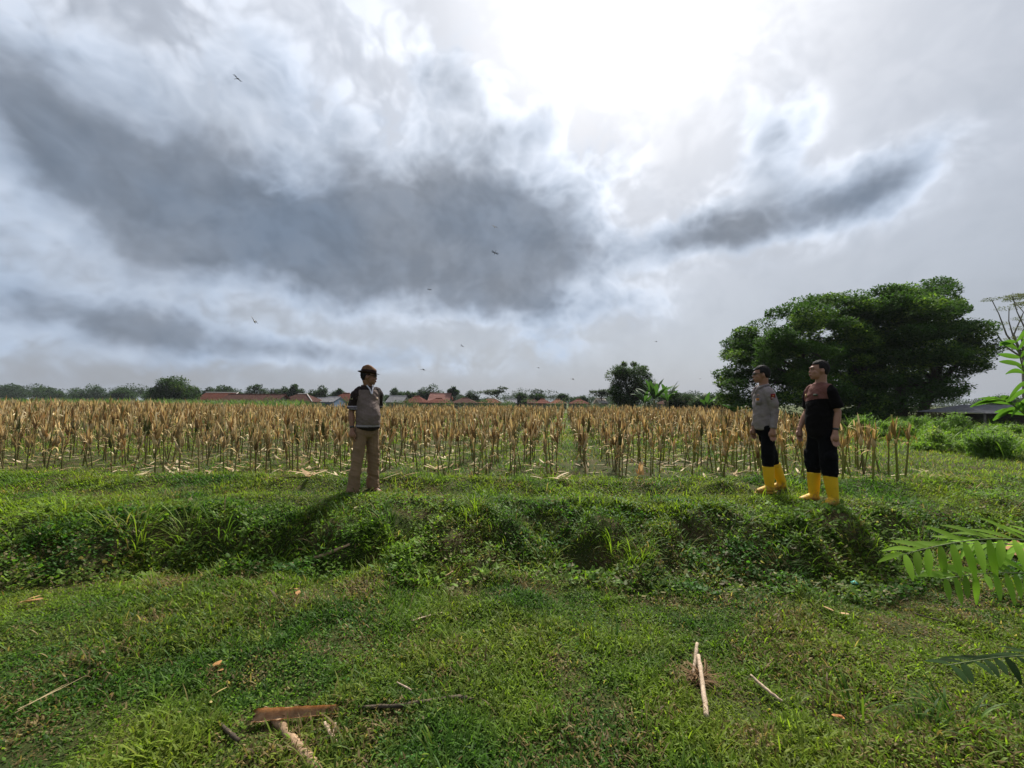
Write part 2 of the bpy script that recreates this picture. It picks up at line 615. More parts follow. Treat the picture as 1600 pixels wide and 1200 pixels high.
def leaflets(P, azm, L, Wd, tilt, col):
    """small broad leaves: bent diamonds of 5 points"""
    n_ = len(P)
    dh = np.stack([np.cos(azm) * np.sin(tilt), np.sin(azm) * np.sin(tilt), np.cos(tilt)], 1)
    sd_ = np.stack([-np.sin(azm), np.cos(azm), np.zeros(n_)], 1)
    nrm = np.cross(dh, sd_)
    V = np.zeros((n_, 6, 3))
    V[:, 0] = P
    V[:, 1] = P + dh * (L * .35)[:, None] + sd_ * (Wd / 2)[:, None] - nrm * (Wd * .12)[:, None]
    V[:, 2] = P + dh * (L * .75)[:, None] + sd_ * (Wd * .36)[:, None] - nrm * (Wd * .12)[:, None]
    V[:, 3] = P + dh * L[:, None]
    V[:, 4] = P + dh * (L * .75)[:, None] - sd_ * (Wd * .36)[:, None] - nrm * (Wd * .12)[:, None]
    V[:, 5] = P + dh * (L * .35)[:, None] - sd_ * (Wd / 2)[:, None] - nrm * (Wd * .12)[:, None]
    base = (np.arange(n_) * 6)[:, None]
    F = (base + np.array([0, 1, 2, 3, 0, 3, 4, 5])[None, :]).ravel()
    return V.reshape(-1, 3), F, np.full(2 * n_, 4), np.repeat(col, 6, 0)


# creeping herbs on the lawn and thick on the face of the bank
def herb_layer(nn, d0, d1, power, L0, filt, h):
    x, y = sample(nn, d0, d1, power)
    keep = filt(x, y)
    x, y = x[keep], y[keep]
    nn = len(x)
    lush = .3 + .7 * vnoise(x, y, 4, 77)
    z = hgt(x, y) + h * lush * RNG.random(nn)
    dry = dryness(x, y) * .4
    L = L0 * (.6 + .8 * RNG.random(nn))
    c_ = tints(x, y, nn, dry, 3) * np.array([.85, 1.0, 1.0])[None]
    return leaflets(np.stack([x, y, z], 1), RNG.random(nn) * 6.283, L, L * (.42 + .25 * RNG.random(nn)), .7 + .8 * RNG.random(nn), c_)


inface = lambda x, y: (bank_t(x, y) > -.12) & (bank_t(x, y) < 1.15) & (x > -4.9 - .5 * RNG.random(np.shape(x)))
V_, F_, S_, C_ = join([
    herb_layer(26000, 3.2, 5.8, 1.0, .052, lambda x, y: inface(x, y) & (fbm(x, y, 1.7, 99, 3) > .48), .12),
    herb_layer(60000, 1.35, 4.4, 1.1, .019, lambda x, y: fbm(x, y, 1.6, 88, 3) > .5, .03),
    herb_layer(150000, 3.0, 6.2, 1.0, .030, lambda x, y: inface(x, y) & (RNG.random(len(x)) < -.15 + 2.4 * (fbm(x, y, 2.6, 95, 3) - .3)), .15),
])
tag(link('creeping_herbs', np_mesh('creeping_herbs', V_, F_, S_, C_), M_LEAF), 'small broad-leaved creeping herbs growing over the face of the bank', 'herbs', kind='stuff')


# longer, arching grass that hangs over the bank
def tuft(cx, cy, nb, L, spread, wd=.008, dryf=.1, lean=None):
    a = RNG.random(nb) * 6.283
    rr = spread * np.sqrt(RNG.random(nb))
    x = cx + rr * np.cos(a) * 1.0; y = cy + rr * np.sin(a)
    z = hgt(x, y) - .01
    az_ = a + RNG.normal(0, .5, nb)
    if lean is not None: az_ = lean + RNG.normal(0, .9, nb)
    c_ = tints(x, y, nb, np.full(nb, dryf), 5)
    return blades(np.stack([x, y, z], 1), az_, L * (.5 + .7 * RNG.random(nb)), wd * (.7 + .6 * RNG.random(nb)), .05 + .45 * RNG.random(nb), .6 + 1.3 * RNG.random(nb), c_, 5)


TP = []
for px, py, nb, L, spd in [(215, 845, 60, .40, .16), (290, 840, 60, .42, .16), (350, 825, 40, .38, .14), (180, 820, 40, .3, .15), (620, 845, 26, .34, .12),
                           (600, 800, 30, .22, .14), (740, 800, 60, .28, .12), (850, 885, 26, .3, .1), (1000, 870, 50, .34, .14), (960, 850, 40, .3, .14), (1060, 850, 40, .26, .16),
                           (1150, 830, 50, .24, .2), (1215, 890, 14, .3, .06), (1240, 850, 50, .24, .2), (1130, 765, 60, .14, .16), (430, 860, 30, .26, .12),
                           (500, 850, 30, .22, .14), (1340, 850, 40, .22, .2), (1440, 840, 40, .2, .2), (90, 800, 60, .22, .25), (40, 850, 50, .25, .25), (800, 830, 40, .2, .2),
                           (1500, 1130, 40, .22, .1), (1340, 1120, 22, .22, .06), (1290, 1100, 16, .18, .05), (600, 975, 40, .1, .12), (700, 945, 50, .12, .14), (560, 985, 40, .1, .12),
                           (690, 1180, 30, .10, .08), (250, 1190, 30, .16, .1), (960, 1010, 6, .2, .04), (920, 1000, 6, .16, .03), (1440, 1140, 24, .18, .07)]:
    g = on_ground(px, py)
    TP.append(tuft(g.x, g.y, nb, L, spd))
for k in range(150):
    x, y = sample(1, 3.7, 5.4, 1.0)
    if inface(x, y)[0]: TP.append(tuft(x[0], y[0], 24, .12 + .12 * RNG.random(), .12, .007))
V_, F_, S_, C_ = join(TP)
tag(link('long_grass', np_mesh('long_grass', V_, F_, S_, C_), M_LEAF), 'longer arching grass growing in tufts along the bank', 'grass', kind='stuff')

# grass among the maize and on the level ground to the right of it
EDGE = lambda y: 6.7 + .46 * (y - 6.8)      # right edge of the maize field


def far_grass(nn, d0, d1, power, L0, W0):
    x, y = sample(nn, d0, d1, power)
    infield = x < EDGE(y)
    bare = sstep((fbm(x, y, .45, 71, 4) - .36 - .10 * sstep((-x - 2) / 6)) / .16)
    bare2 = 1 - bare
    keep = RNG.random(nn) > np.where(infield, bare2 * .8, .15 * bare2)
    x, y, infield = x[keep], y[keep], infield[keep]
    nn = len(x)
    z = hgt(x, y)
    s_ = .6 + .05 * y
    c_ = tints(x, y, nn, np.where(infield, .16, .10), 7) * 1.05
    return blades(np.stack([x, y, z], 1), RNG.random(nn) * 6.283, L0 * s_ * (.5 + RNG.random(nn)), W0 * s_ * (.6 + .8 * RNG.random(nn)), .1 + .8 * RNG.random(nn), .3 + .8 * RNG.random(nn), c_, 2)


V_, F_, S_, C_ = join([far_grass(110000, 6.4, 18, 1.4, .085, .011), far_grass(60000, 14, 48, 1.5, .10, .02)])
tag(link('field_grass', np_mesh('field_grass', V_, F_, S_, C_), M_LEAF), 'patchy green grass growing between the dry maize plants', 'grass', kind='stuff')


# ------------------------------------------------------------------ tubes and other solids
def limb(bm, pts, seg=12, cap=True):
    """closed tapering tube through pts = [(point, r) or (point, rx, ry)]"""
    P_ = [Vector(p[0]) for p in pts]
    rings = []
    side = None
    for i, p in enumerate(P_):
        a = P_[max(i - 1, 0)]; b = P_[min(i + 1, len(P_) - 1)]
        t = (b - a).normalized()
        if side is None:
            ref = Vector((1, 0, 0)) if abs(t.x) < .9 else Vector((0, 1, 0))
            side = (ref - t * ref.dot(t)).normalized()
        else:
            side = (side - t * side.dot(t)).normalized()
        oth = t.cross(side)
        r1 = pts[i][1]; r2 = pts[i][2] if len(pts[i]) > 2 else r1
        rings.append([bm.verts.new(p + side * (r1 * math.cos(2 * math.pi * k / seg)) + oth * (r2 * math.sin(2 * math.pi * k / seg))) for k in range(seg)])
    fs = []
    for a, b in zip(rings, rings[1:]):
        for k in range(seg):
            fs.append(bm.faces.new((a[k], a[(k + 1) % seg], b[(k + 1) % seg], b[k])))
    if cap:
        for ring, q, s_, flip in ((rings[0], 0, -1, True), (rings[-1], -1, 1, False)):
            j = 1 if q == 0 else -2
            t = (P_[q] - P_[j]).normalized()
            c_ = bm.verts.new(P_[q] + t * pts[q][1] * .55)
            for k in range(seg):
                vs = (ring[(k + 1) % seg], ring[k], c_) if flip else (ring[k], ring[(k + 1) % seg], c_)
                fs.append(bm.faces.new(vs))
    return fs


def ball(bm, c, r, seg=16, mat=None):
    r = (r, r, r) if not hasattr(r, '__len__') else r
    mm = Matrix.Translation(c) @ (mat or Matrix()) @ Matrix.Diagonal((*r, 1))
    return bmesh.ops.create_uvsphere(bm, u_segments=seg, v_segments=seg // 2 + 2, radius=1.0, matrix=mm)['verts']


def box(bm, c, s, rot=None):
    mm = Matrix.Translation(c) @ (rot or Matrix()) @ Matrix.Diagonal((*s, 1))
    return bmesh.ops.create_cube(bm, size=1.0, matrix=mm)['verts']


def fuse(name, bm, voxel, smooth, mats, parent, pick=None, wrinkle=None, cut=None, sfac=.5):
    """weld overlapping solids into one continuous skin"""
    bmesh.ops.recalc_face_normals(bm, faces=bm.faces)
    me = bpy.data.meshes.new('tmp'); bm.to_mesh(me); bm.free()
    tmp = bpy.data.objects.new('tmp', me); COL.objects.link(tmp)
    rm = tmp.modifiers.new('r', 'REMESH'); rm.mode = 'VOXEL'; rm.voxel_size = voxel
    if smooth:
        sm = tmp.modifiers.new('s', 'SMOOTH'); sm.iterations = smooth; sm.factor = sfac
    dg = bpy.context.evaluated_depsgraph_get()
    dg.update()
    new = bpy.data.meshes.new_from_object(tmp.evaluated_get(dg))
    bpy.data.objects.remove(tmp); bpy.data.meshes.remove(me)
    nv = len(new.vertices)
    co = np.empty(nv * 3); new.vertices.foreach_get('co', co); co = co.reshape(-1, 3)
    if wrinkle is not None:
        no = np.empty(nv * 3); new.vertices.foreach_get('normal', no); no = no.reshape(-1, 3)
        co = co + no * wrinkle(co)[:, None]
        new.vertices.foreach_set('co', co.ravel())
    if pick is not None:
        npoly = len(new.polygons)
        ce = np.empty(npoly * 3); new.polygons.foreach_get('center', ce); ce = ce.reshape(-1, 3)
        mi = pick(ce).astype(np.int32)
        new.materials.clear()
        for q in mats: new.materials.append(q)
        new.polygons.foreach_set('material_index', mi)
        mats = None
    new.shade_smooth()
    new.name = name
    new.update()
    return link(name, new, mats, parent)


# ------------------------------------------------------------------ dry maize
TAN = np.array((.56, .42, .19)); PALE = np.array((.68, .56, .34)); RUST = np.array((.30, .18, .075)); MOSS = np.array((.12, .13, .04))
MGREEN = np.array((.13, .14, .04)); MBROWN = np.array((.21, .16, .075))


def tube_np(pts, rad, seg, col0, col1):
    pts = np.array(pts, dtype=float); k = len(pts)
    ang = np.arange(seg) / seg * 2 * math.pi
    V = np.zeros((k, seg, 3)); C = np.zeros((k, seg, 3))
    for i in range(k):
        V[i, :, 0] = pts[i, 0] + rad[i] * np.cos(ang); V[i, :, 1] = pts[i, 1] + rad[i] * np.sin(ang); V[i, :, 2] = pts[i, 2]
        C[i] = col0 * (1 - i / (k - 1)) + col1 * (i / (k - 1))
    F = []
    for i in range(k - 1):
        for j in range(seg):
            F += [i * seg + j, i * seg + (j + 1) % seg, (i + 1) * seg + (j + 1) % seg, (i + 1) * seg + j]
    S = [4] * ((k - 1) * seg)
    F += [(k - 1) * seg + j for j in range(seg)]; S.append(seg)
    return V.reshape(-1, 3), np.array(F), np.array(S), C.reshape(-1, 3)


def maize_parts(rg, lod=0, yellow=0.0):
    """stalk, ears and withered leaves of one plant; height about one metre"""
    plant_t = .65 + .5 * rg.random()
    plant_w = rg.random()
    H = .60 + .30 * rg.random()
    bend = rg.normal(0, .035, 2)
    k = 8 if lod == 0 else 3
    pts, rad = [], []
    for i in range(k):
        t = i / (k - 1)
        pts.append((bend[0] * t * t, bend[1] * t * t, H * t))
        rad.append((.0115 - .0055 * t) * (1.35 if yellow else 1) * (1.12 if i % 2 else .95))
    green = rg.random()
    c0 = MBROWN * (1 - green) + MGREEN * green
    if yellow: c0 = np.array((.20, .22, .05))
    stalk = tube_np(pts, rad, 6 if lod == 0 else 3, c0 * (.8 + .4 * rg.random()), (np.array((.26, .26, .07)) if yellow else (MGREEN * .6 + MBROWN * .4) * 1.1))
    at = lambda t: np.array((bend[0] * t * t, bend[1] * t * t, H * t))
    ears = []; leaves = []

    def tone(n_):
        w = np.clip(rg.random(n_) * .75 + .25 * plant_w, 0, 1)
        c_ = np.where((w < .45)[:, None], TAN, np.where((w < .60)[:, None], PALE, np.where((w < .86)[:, None], RUST, MOSS)))
        c_ = c_ * (.55 + .6 * rg.random(n_))[:, None] * plant_t
        return c_ * (1 - yellow) + np.array((.5, .33, .08)) * yellow
    ns = 5 if lod == 0 else 2
    for q in range(1 if rg.random() < .55 else 2):
        t = .58 + .36 * rg.random() - .14 * q
        a = rg.random() * 6.283
        o = at(t)
        tl = .12 + .28 * rg.random()
        d = np.array((math.cos(a) * math.sin(tl), math.sin(a) * math.sin(tl), math.cos(tl)))
        Le = .15 + .08 * rg.random()
        if lod == 0:
            prof = [(0, .010), (.12, .024), (.4, .029), (.7, .022), (.92, .009), (1.1, .002)]
            pp = [o + d * Le * s_ for s_, _ in prof]
            v, f, s2, c_ = tube_np(pp, [r_ for _, r_ in prof], 7, tone(1)[0], tone(1)[0] * 1.1)
            ears.append((v, f, s2, c_))
        nb = 5 if lod == 0 else 3
        az_ = a + rg.normal(0, 1.5, nb)
        ears.append(blades(np.repeat(o[None], nb, 0), az_, Le * (.9 + .85 * rg.random(nb)), (.025 if lod == 0 else .040) * (.7 + .6 * rg.random(nb)), .02 + .26 * rg.random(nb), -.15 + .5 * rg.random(nb), tone(nb), ns))
    nl = (4 if lod == 0 else 3) + int(rg.random() * 3)
    tt = .52 + .48 * rg.random(nl)
    oo = np.array([at(t) for t in tt])
    up_ = rg.random(nl) < .55
    leaves.append(blades(oo, rg.random(nl) * 6.283, (.12 + .18 * rg.random(nl)), (.018 if lod == 0 else .026) * (.7 + .7 * rg.random(nl)), np.where(up_, .03 + .24 * rg.random(nl), .5 + .5 * rg.random(nl)),
                         np.where(up_, -.1 + .5 * rg.random(nl), 1.4 + 1.3 * rg.random(nl)), tone(nl), ns))
    nd = 1 + int(rg.random() * 3)
    tt = .15 + .5 * rg.random(nd)
    oo = np.array([at(t) for t in tt])
    leaves.append(blades(oo, rg.random(nd) * 6.283, .10 + .2 * rg.random(nd), .016 + .012 * rg.random(nd), .3 + .5 * rg.random(nd), 2.2 + .8 * rg.random(nd), tone(nd) * .8, ns))
    return stalk, join(ears), join(leaves)


rg = np.random.default_rng(3)
spots = []
row_dir = .13
for i in range(-95, 40):
    for j in range(0, 150):
        y = 6.75 + j * .28
        if y > 40: break
        x = i * .62 + row_dir * (y - 6.7) + rg.normal(0, .05)
        yy = y + rg.normal(0, .07)
        if abs(x) > yy * 1.34 + .6: continue
        if x > EDGE(yy) - .15: continue
        front = 6.72 + .35 * vnoise(x, 0, .8, 3) + .5 * sstep((-x - 6) / 4)
        if yy < front: continue
        if rg.random() < .22 + .35 * (vnoise(x, yy, .9, 13) > .72): continue
        spots.append((x, yy))
        if rg.random() < .25: spots.append((x + rg.normal(0, .07), yy + rg.normal(0, .07)))
# lone plants along the right edge of the field, as photographed
for px, py in [(1330, 748), (1341, 735), (1364, 752), (1374, 738), (1402, 752), (1414, 748), (1318, 735), (1350, 742)]:
    g = on_ground(px, py)
    spots.append((g.x, g.y))
spots.sort(key=lambda s: s[1])
inview = [s for s in spots if abs(s[0]) < s[1] * 1.27 and hz(*s) >= 0]
near = set(inview[:296])
protos = []
MZ_LABEL = 'dry brown maize plant with its top cut off, tan husks on a thin standing stalk in the field'
for k in range(18):
    st, ea, le = maize_parts(np.random.default_rng(100 + k), 0, .35 if k >= 15 else 0.0)
    protos.append([('stalk', np_mesh('stalk', *st)), ('ear', np_mesh('ear', *ea)), ('dry_leaves', np_mesh('dry_leaves', *le))])
for p in protos:
    for _, me in p: me.materials.append(M_DRY)
DESC = ['slim ear', 'spread husks', 'two ears', 'ragged leaves', 'bent stalk', 'pale husks', 'rusty husks', 'drooping leaves', 'few leaves', 'low ear', 'pointed husks', 'narrow head', 'curled leaf', 'bushy head', 'bare lower stalk',
        'yellowish husks', 'yellow leaves', 'yellow ear']


def zone(px):
    for lim, t in ((150, 'far left of the field'), (330, 'left of the field'), (520, 'left of the hatted man'), (640, 'behind the hatted man'), (780, 'right of the hatted man'),
                   (960, 'at the field middle'), (1150, 'left of the uniformed man'), (1235, 'beside the uniformed man'), (1310, 'behind the T-shirt man'), (9999, 'at the open grassy edge')):
        if px < lim: return t


made = {}
for rank, s in enumerate(inview[:296]):
    right = s[0] > 2.6
    pi_ = 15 + int(rg.random() * 3) if (right and rg.random() < .75) else int(rg.random() * 15)
    pr = protos[pi_]
    lone = s[0] / s[1] > .83
    o = empty('maize_plant', (s[0], s[1], hz(*s) - .01))
    sc_ = .84 + .34 * rg.random() if not lone else .98 + .16 * rg.random()
    o.scale = (sc_, sc_, sc_)
    tx, ty = rg.normal(0, .08, 2)
    o.rotation_euler = (tx, ty, rg.random() * 6.283)
    size = 'short' if sc_ < .94 else ('tall' if sc_ > 1.08 else 'dry')
    depth = 'front-row' if rank < 90 else ('second-row' if rank < 190 else 'third-row')
    lab = '%s%s %s maize plant, %s, %s' % ('leaning ' if max(abs(tx), abs(ty)) > .11 else '', size, depth, DESC[pi_], zone(800 + 640 * s[0] / s[1]))
    made.setdefault(lab, []).append((s[0] / s[1], o))
    tag(o, lab, 'maize', 'dry maize plants standing in the field')
    for nm, me in pr: link(nm, me, None, o)
for lab, lst in made.items():      # look-alikes in one stretch: say which one from the left
    if len(lst) > 1:
        lst.sort(key=lambda q: q[0])
        for q, (_, o) in enumerate(lst):
            o['label'] = lab + ', ' + ('leftmost' if q == 0 else 'rightmost' if q == len(lst) - 1 else 'middle one' if len(lst) == 3 else ('second', 'third', 'fourth', 'fifth', 'sixth')[q - 1] + ' from left')
low = [join(maize_parts(np.random.default_rng(300 + k), 1)) for k in range(30)]
bulk = []
for s in spots:
    if s in near: continue
    v, f, sz, c_ = low[int(rg.random() * 30)]
    a = rg.random() * 6.283; ca, sa = math.cos(a), math.sin(a)
    sc_ = (.86 + .32 * rg.random()) * (1 + .14 * sstep((-s[0] / s[1] - .6) / .4))
    lx, ly = rg.normal(0, .08, 2)
    x = (v[:, 0] * ca - v[:, 1] * sa) * sc_ + lx * v[:, 2]; y = (v[:, 0] * sa + v[:, 1] * ca) * sc_ + ly * v[:, 2]
    vv = np.stack([x + s[0], y + s[1], v[:, 2] * sc_ + hz(*s) - .01], 1)
    tone_ = (.85 + .45 * rg.random())
    bulk.append((vv, f, sz, c_ * tone_))
V_, F_, S_, C_ = join(bulk)
tag(link('maize_field', np_mesh('maize_field', V_, F_, S_, C_), M_DRY), 'mass of dry brown maize standing in rows behind the nearest plants', 'maize', kind='stuff')
print('maize', len(spots), len(near))

# fallen husks and leaves on the floor of the field
nl = 5200
x, y = sample(nl, 6.5, 24, 1.5)
kp = (x < EDGE(y)) & (RNG.random(nl) < .25 + 1.1 * (vnoise(x, y, .5, 91) > .5) * (.45 + .8 * sstep((-x - 1) / 6)))
x, y = x[kp], y[kp]; nl = len(x)
w = RNG.random(nl)
cl = np.where((w < .55)[:, None], np.array((.62, .50, .32)), np.where((w < .85)[:, None], np.array((.42, .29, .15)), np.array((.20, .12, .06)))) * (.7 + .5 * RNG.random(nl))[:, None]
V_, F_, S_, C_ = blades(np.stack([x, y, hgt(x, y) + .015 + .03 * RNG.random(nl)], 1), RNG.normal(.1, .9, nl) + math.pi * (RNG.random(nl) < .5), (.10 + .22 * RNG.random(nl)) * (1 + y * .02), (.022 + .03 * RNG.random(nl)), 1.35 + .25 * RNG.random(nl), -.35 + .7 * RNG.random(nl), cl, 3)
tag(link('maize_litter', np_mesh('maize_litter', V_, F_, S_, C_), M_DRY), 'pale fallen maize leaves and husks scattered over the field floor', 'litter', kind='stuff')


# ------------------------------------------------------------------ people
def skin(name, c):
    m, n, out = material(name)
    tcx = n.new('ShaderNodeTexCoord').outputs['Object']
    f = n.noise(tcx, 60, 4, .6)
    b = principled(n, out, n.mix(f, c, tuple(v * 1.25 for v in c)), .5, .4, f, .002)
    b.inputs['Subsurface Weight'].default_value = .08
    b.inputs['Subsurface Radius'].default_value = (.02, .008, .004)
    return m


def cloth(name, c, rough=.85, weave=260, spec=.15):
    m, n, out = material(name)
    tcx = n.new('ShaderNodeTexCoord').outputs['Object']
    f = n.noise(tcx, weave, 2, .5)
    g = n.noise(tcx, 9, 5, .6)
    cc = n.mix(n.rng(g, .3, .7, 0, 1), tuple(v * .82 for v in c), tuple(v * 1.15 for v in c))
    b = principled(n, out, cc, rough, spec, n.m('ADD', n.m('MULTIPLY', f, .15), g), .012)
    b.inputs['Sheen Weight'].default_value = .02
    return m


M_SKIN = skin('skin', (.25, .125, .075))
M_LIPS = simple_mat('lips', (.22, .085, .065), rough=.45, bump=0)
M_HAIR = simple_mat('hair', (.009, .008, .008), (.018, .016, .015), 90, .75, .12, .004)
M_BLACK = cloth('black_cloth', (.005, .005, .006), spec=.04)
M_GLASS = simple_mat('dark_lens', (.01, .008, .007), rough=.12, spec=.6, bump=0)
m, n, out = material('yellow_rubber')
tcx = n.new('ShaderNodeTexCoord').outputs['Object']
sp_ = n.new('ShaderNodeSeparateXYZ'); n.put(sp_.inputs[0], tcx)
f = n.noise(tcx, 26, 6, .65); g_ = n.noise(tcx, 6, 4, .6)
base_c = n.mix(g_, (.72, .44, .010), (.60, .35, .010))
mud = n.m('MULTIPLY', n.rng(n.m('ADD', sp_.outputs[2], n.m('MULTIPLY', f, -.30)), -.14, -.02, 1.0, 0.0, True), .8)
spk = n.rng(f, .62, .70, 0, .55)
cc_ = n.mix(spk, n.mix(mud, base_c, (.16, .10, .05)), (.30, .19, .06))
principled(n, out, cc_, n.rng(f, .3, .7, .45, .75), .25, g_, .006)
M_YEL = m
M_YELD = simple_mat('yellow_sole', (.5, .3, .02), (.25, .16, .05), 30, .6, .3, .003)
M_WATCH = simple_mat('black_watch', (.012, .012, .014), rough=.25, spec=.5, bump=0)


def hand(bm, wr, down, out, s=1.0):
    """wr wrist, down direction of fingers, out thumb side"""
    d = Vector(down).normalized(); o_ = Vector(out); o_ = (o_ - d * o_.dot(d)).normalized()
    nrm = d.cross(o_)                                   # back of the hand
    wr = Vector(wr)
    limb(bm, [(wr - d * .02, .026 * s), (wr + d * .025, .033 * s), (wr + d * .06, .040 * s), (wr + d * .088, .038 * s)], 12)
    # squash: palm is built of two side-by-side tubes for width
    for k, (off, L) in enumerate([(.030, .068), (.010, .078), (-.011, .072), (-.031, .056)]):
        b = wr + d * .085 + o_ * off * s
        limb(bm, [(b - d * .05, .012 * s), (b, .0105 * s), (b + d * L * .45 + nrm * -.008, .0095 * s), (b + d * L * .8 + nrm * -.024, .0085 * s), (b + d * L + nrm * -.038, .0070 * s)], 8)
    b = wr + d * .03 + o_ * .03 * s
    limb(bm, [(b - o_ * .012, .014 * s), (b + d * .028 + o_ * .016 - nrm * .008, .0115 * s), (b + d * .055 + o_ * .020 - nrm * .016, .0095 * s), (b + d * .072 + o_ * .018 - nrm * .02, .0075 * s)], 8)


def make_person(foot_px, head_py, yaw, head_yaw, label, sp, group=None):
    g = on_ground(*foot_px)
    H = (foot_px[1] - head_py) * g.y / F_PX
    k = H / 1.72
    slim = sp.get('slim', .88)
    for q_ in ('arms', 'legs'):
        for s_ in (1, -1): sp[q_][s_] = tuple((a * slim, b, c) for a, b, c in sp[q_][s_])
    root = empty('person', (g.x, g.y, hz(g.x, g.y) - .012), R(yaw))
    root.scale = (k, k, k)
    root.rotation_euler = (R(sp.get('lean', 0)), 0, R(yaw))
    tag(root, label, 'person', group)
    be = sp.get('belly', 0.0); fat = sp.get('fat', 1.0)
    hc = Vector((0, sp.get('head_fwd', -.012), sp.get('head_z', 1.600)))
    hr = Matrix.Translation(hc) @ Matrix.Rotation(R(head_yaw - yaw), 4, 'Z') @ Matrix.Rotation(R(sp.get('nod', 0)), 4, 'X')
    # ---- body
    bm = bmesh.new()

    def hb(c, r): ball(bm, (0, 0, 0), 1.0, 16, hr @ Matrix.Translation(c) @ Matrix.Diagonal((*r, 1)))
    hb((0, .014, .008), (.073, .093, .096))
    hb((0, -.030, -.045), (.058, .060, .070))
    hb((0, -.040, -.070), (.050, .048, .040))
    hb((0, -.064, -.098), (.024, .022, .018))
    hb((0, -.074, .024), (.048, .016, .014))
    hb((.036, -.056, -.030), (.022, .020, .024)); hb((-.036, -.056, -.030), (.022, .020, .024))
    hb((0, -.088, -.062), (.024, .013, .007)); hb((0, -.087, -.073), (.021, .012, .007))
    hb((.076, .012, -.018), (.010, .019, .032)); hb((-.076, .012, -.018), (.010, .019, .032))
    nz = [hr @ Vector(v) for v in ((0, -.076, .014), (0, -.086, -.012), (0, -.093, -.032), (0, -.083, -.042))]
    limb(bm, [(nz[0], .008), (nz[1], .010), (nz[2], .015), (nz[3], .011)], 8)
    nb_ = hr @ Vector((0, .03, -.05))
    limb(bm, [(nb_, .056), (hc + Vector((0, .03, -.13)), .056), (Vector((0, .018, 1.43)), .062), (Vector((0, .012, 1.38)), .08)], 16)
    arms = sp['arms']
    limb(bm, [((0, 0, .86), .150 * slim, .09), ((0, 0, .95), .155 * slim, .10), ((0, -be * .3, 1.06), .145 * slim, .095), ((0, 0, 1.22), .160 * slim, .095), ((0, .01, 1.33), .145 * slim, .080), ((0, .01, 1.39), .09 * slim, .06)], 20)
    for sd_ in (1, -1):
        sh, elb, wr = [Vector(v) for v in arms[sd_]]
        mid = (elb + wr) / 2
        limb(bm, [(sh + Vector((-sd_ * .03, 0, -.012)), .036), (sh + Vector((0, 0, -.012)), .040), ((sh + elb) / 2, .041 * fat), (elb, .034 * fat), (elb * .7 + wr * .3, .037 * fat), (mid, .035 * fat), (wr, .025)], 12)
        hand(bm, wr, sp['hand_dir'][sd_], sp['thumb'][sd_])
        hip, kn, an, toe = [Vector(v) for v in sp['legs'][sd_]]
        limb(bm, [(hip, .080), (hip * .5 + kn * .5, .072), (kn, .052), (kn * .6 + an * .4, .050), (an, .034)], 12)
        limb(bm, [(an + Vector((0, .03, -.045)), .032), (an + (toe - an) * .45 + Vector((0, 0, -.02)), .040, .03), (toe, .036, .02)], 10)
    inv = hr.inverted()

    def pk(ce):
        q = (np.array(inv) @ np.c_[ce, np.ones(len(ce))].T).T
        return ((np.abs(q[:, 0]) < .022) & (q[:, 1] < -.088) & (np.abs(q[:, 2] + .067) < .010)).astype(int)
    fuse('body', bm, .0046, 3, [sp['skin'], M_LIPS], root, pk)
    # ---- eyes and brows
    hm = hr
    if sp.get('eyes'):
        for s_ in (1, -1):
            bm = bmesh.new(); ball(bm, (0, 0, 0), 1, 12, hm @ Matrix.Translation((s_ * .030, -.0775, .006)) @ Matrix.Diagonal((.012, .006, .0045, 1)))
            e = bm_obj('eye', bm, simple_mat('eye', (.30, .26, .22), rough=.2, bump=0), root)
            bm = bmesh.new(); ball(bm, (0, 0, 0), 1, 10, hm @ Matrix.Translation((s_ * .030, -.0845, .006)) @ Matrix.Diagonal((.006, .003, .006, 1)))
            bm_obj('iris', bm, M_HAIR, e)
    for s_ in (1, -1):
        bm = bmesh.new()
        limb(bm, [(hm @ Vector((s_ * .014, -.089, .026)), .0035), (hm @ Vector((s_ * .034, -.084, .031)), .004), (hm @ Vector((s_ * .050, -.071, .027)), .003)], 8)
        bm_obj('eyebrow', bm, M_HAIR, root)
    # ---- hair
    bm = bmesh.new()
    vs = ball(bm, (0, 0, 0), 1.0, 56)
    kill = []
    for v in vs:
        d = v.co.copy()
        n1 = float(vnoise(d.x * 3 + 7, d.y * 3 + d.z * 2, 3.0, 2)) - .5
        top = max(0, d.z)
        r = 1 + .10 * n1 + sp.get('hair_top', .05) * top
        v.co = Vector((d.x * .079 * r, .018 + d.y * .098 * r, .012 + d.z * .100 * r))
        line = .030 + .03 * n1 - .10 * max(0, (v.co.y - .0) / .1) - .10 * max(0, v.co.y) / .1
        if v.co.y < -.03: line = sp.get('hairline', .055) + .02 * n1
        elif v.co.y < .012: line = .012 if abs(v.co.x) > .05 else .04
        if v.co.z < line: kill.append(v)
    bmesh.ops.delete(bm, geom=kill, context='VERTS')
    bmesh.ops.solidify(bm, geom=bm.faces[:], thickness=.008)
    bmesh.ops.transform(bm, matrix=hm, verts=bm.verts)
    hair = bm_obj('hair', bm, M_HAIR, root)
    if sp.get('glasses'):
        bm = bmesh.new()
        for s_ in (1, -1):
            ball(bm, (0, 0, 0), 1, 16, hm @ Matrix.Translation((s_ * .031, -.088, .006)) @ Matrix.Rotation(s_ * R(14), 4, 'Z') @ Matrix.Diagonal((.027, .005, .018, 1)))
            limb(bm, [(hm @ Vector((s_ * .060, -.086, .010)), .0035), (hm @ Vector((s_ * .080, -.04, .010)), .003), (hm @ Vector((s_ * .084, .010, .004)), .003)], 6)
        limb(bm, [(hm @ Vector((-.012, -.096, .012)), .003), (hm @ Vector((0, -.099, .014)), .003), (hm @ Vector((.012, -.096, .012)), .003)], 6)
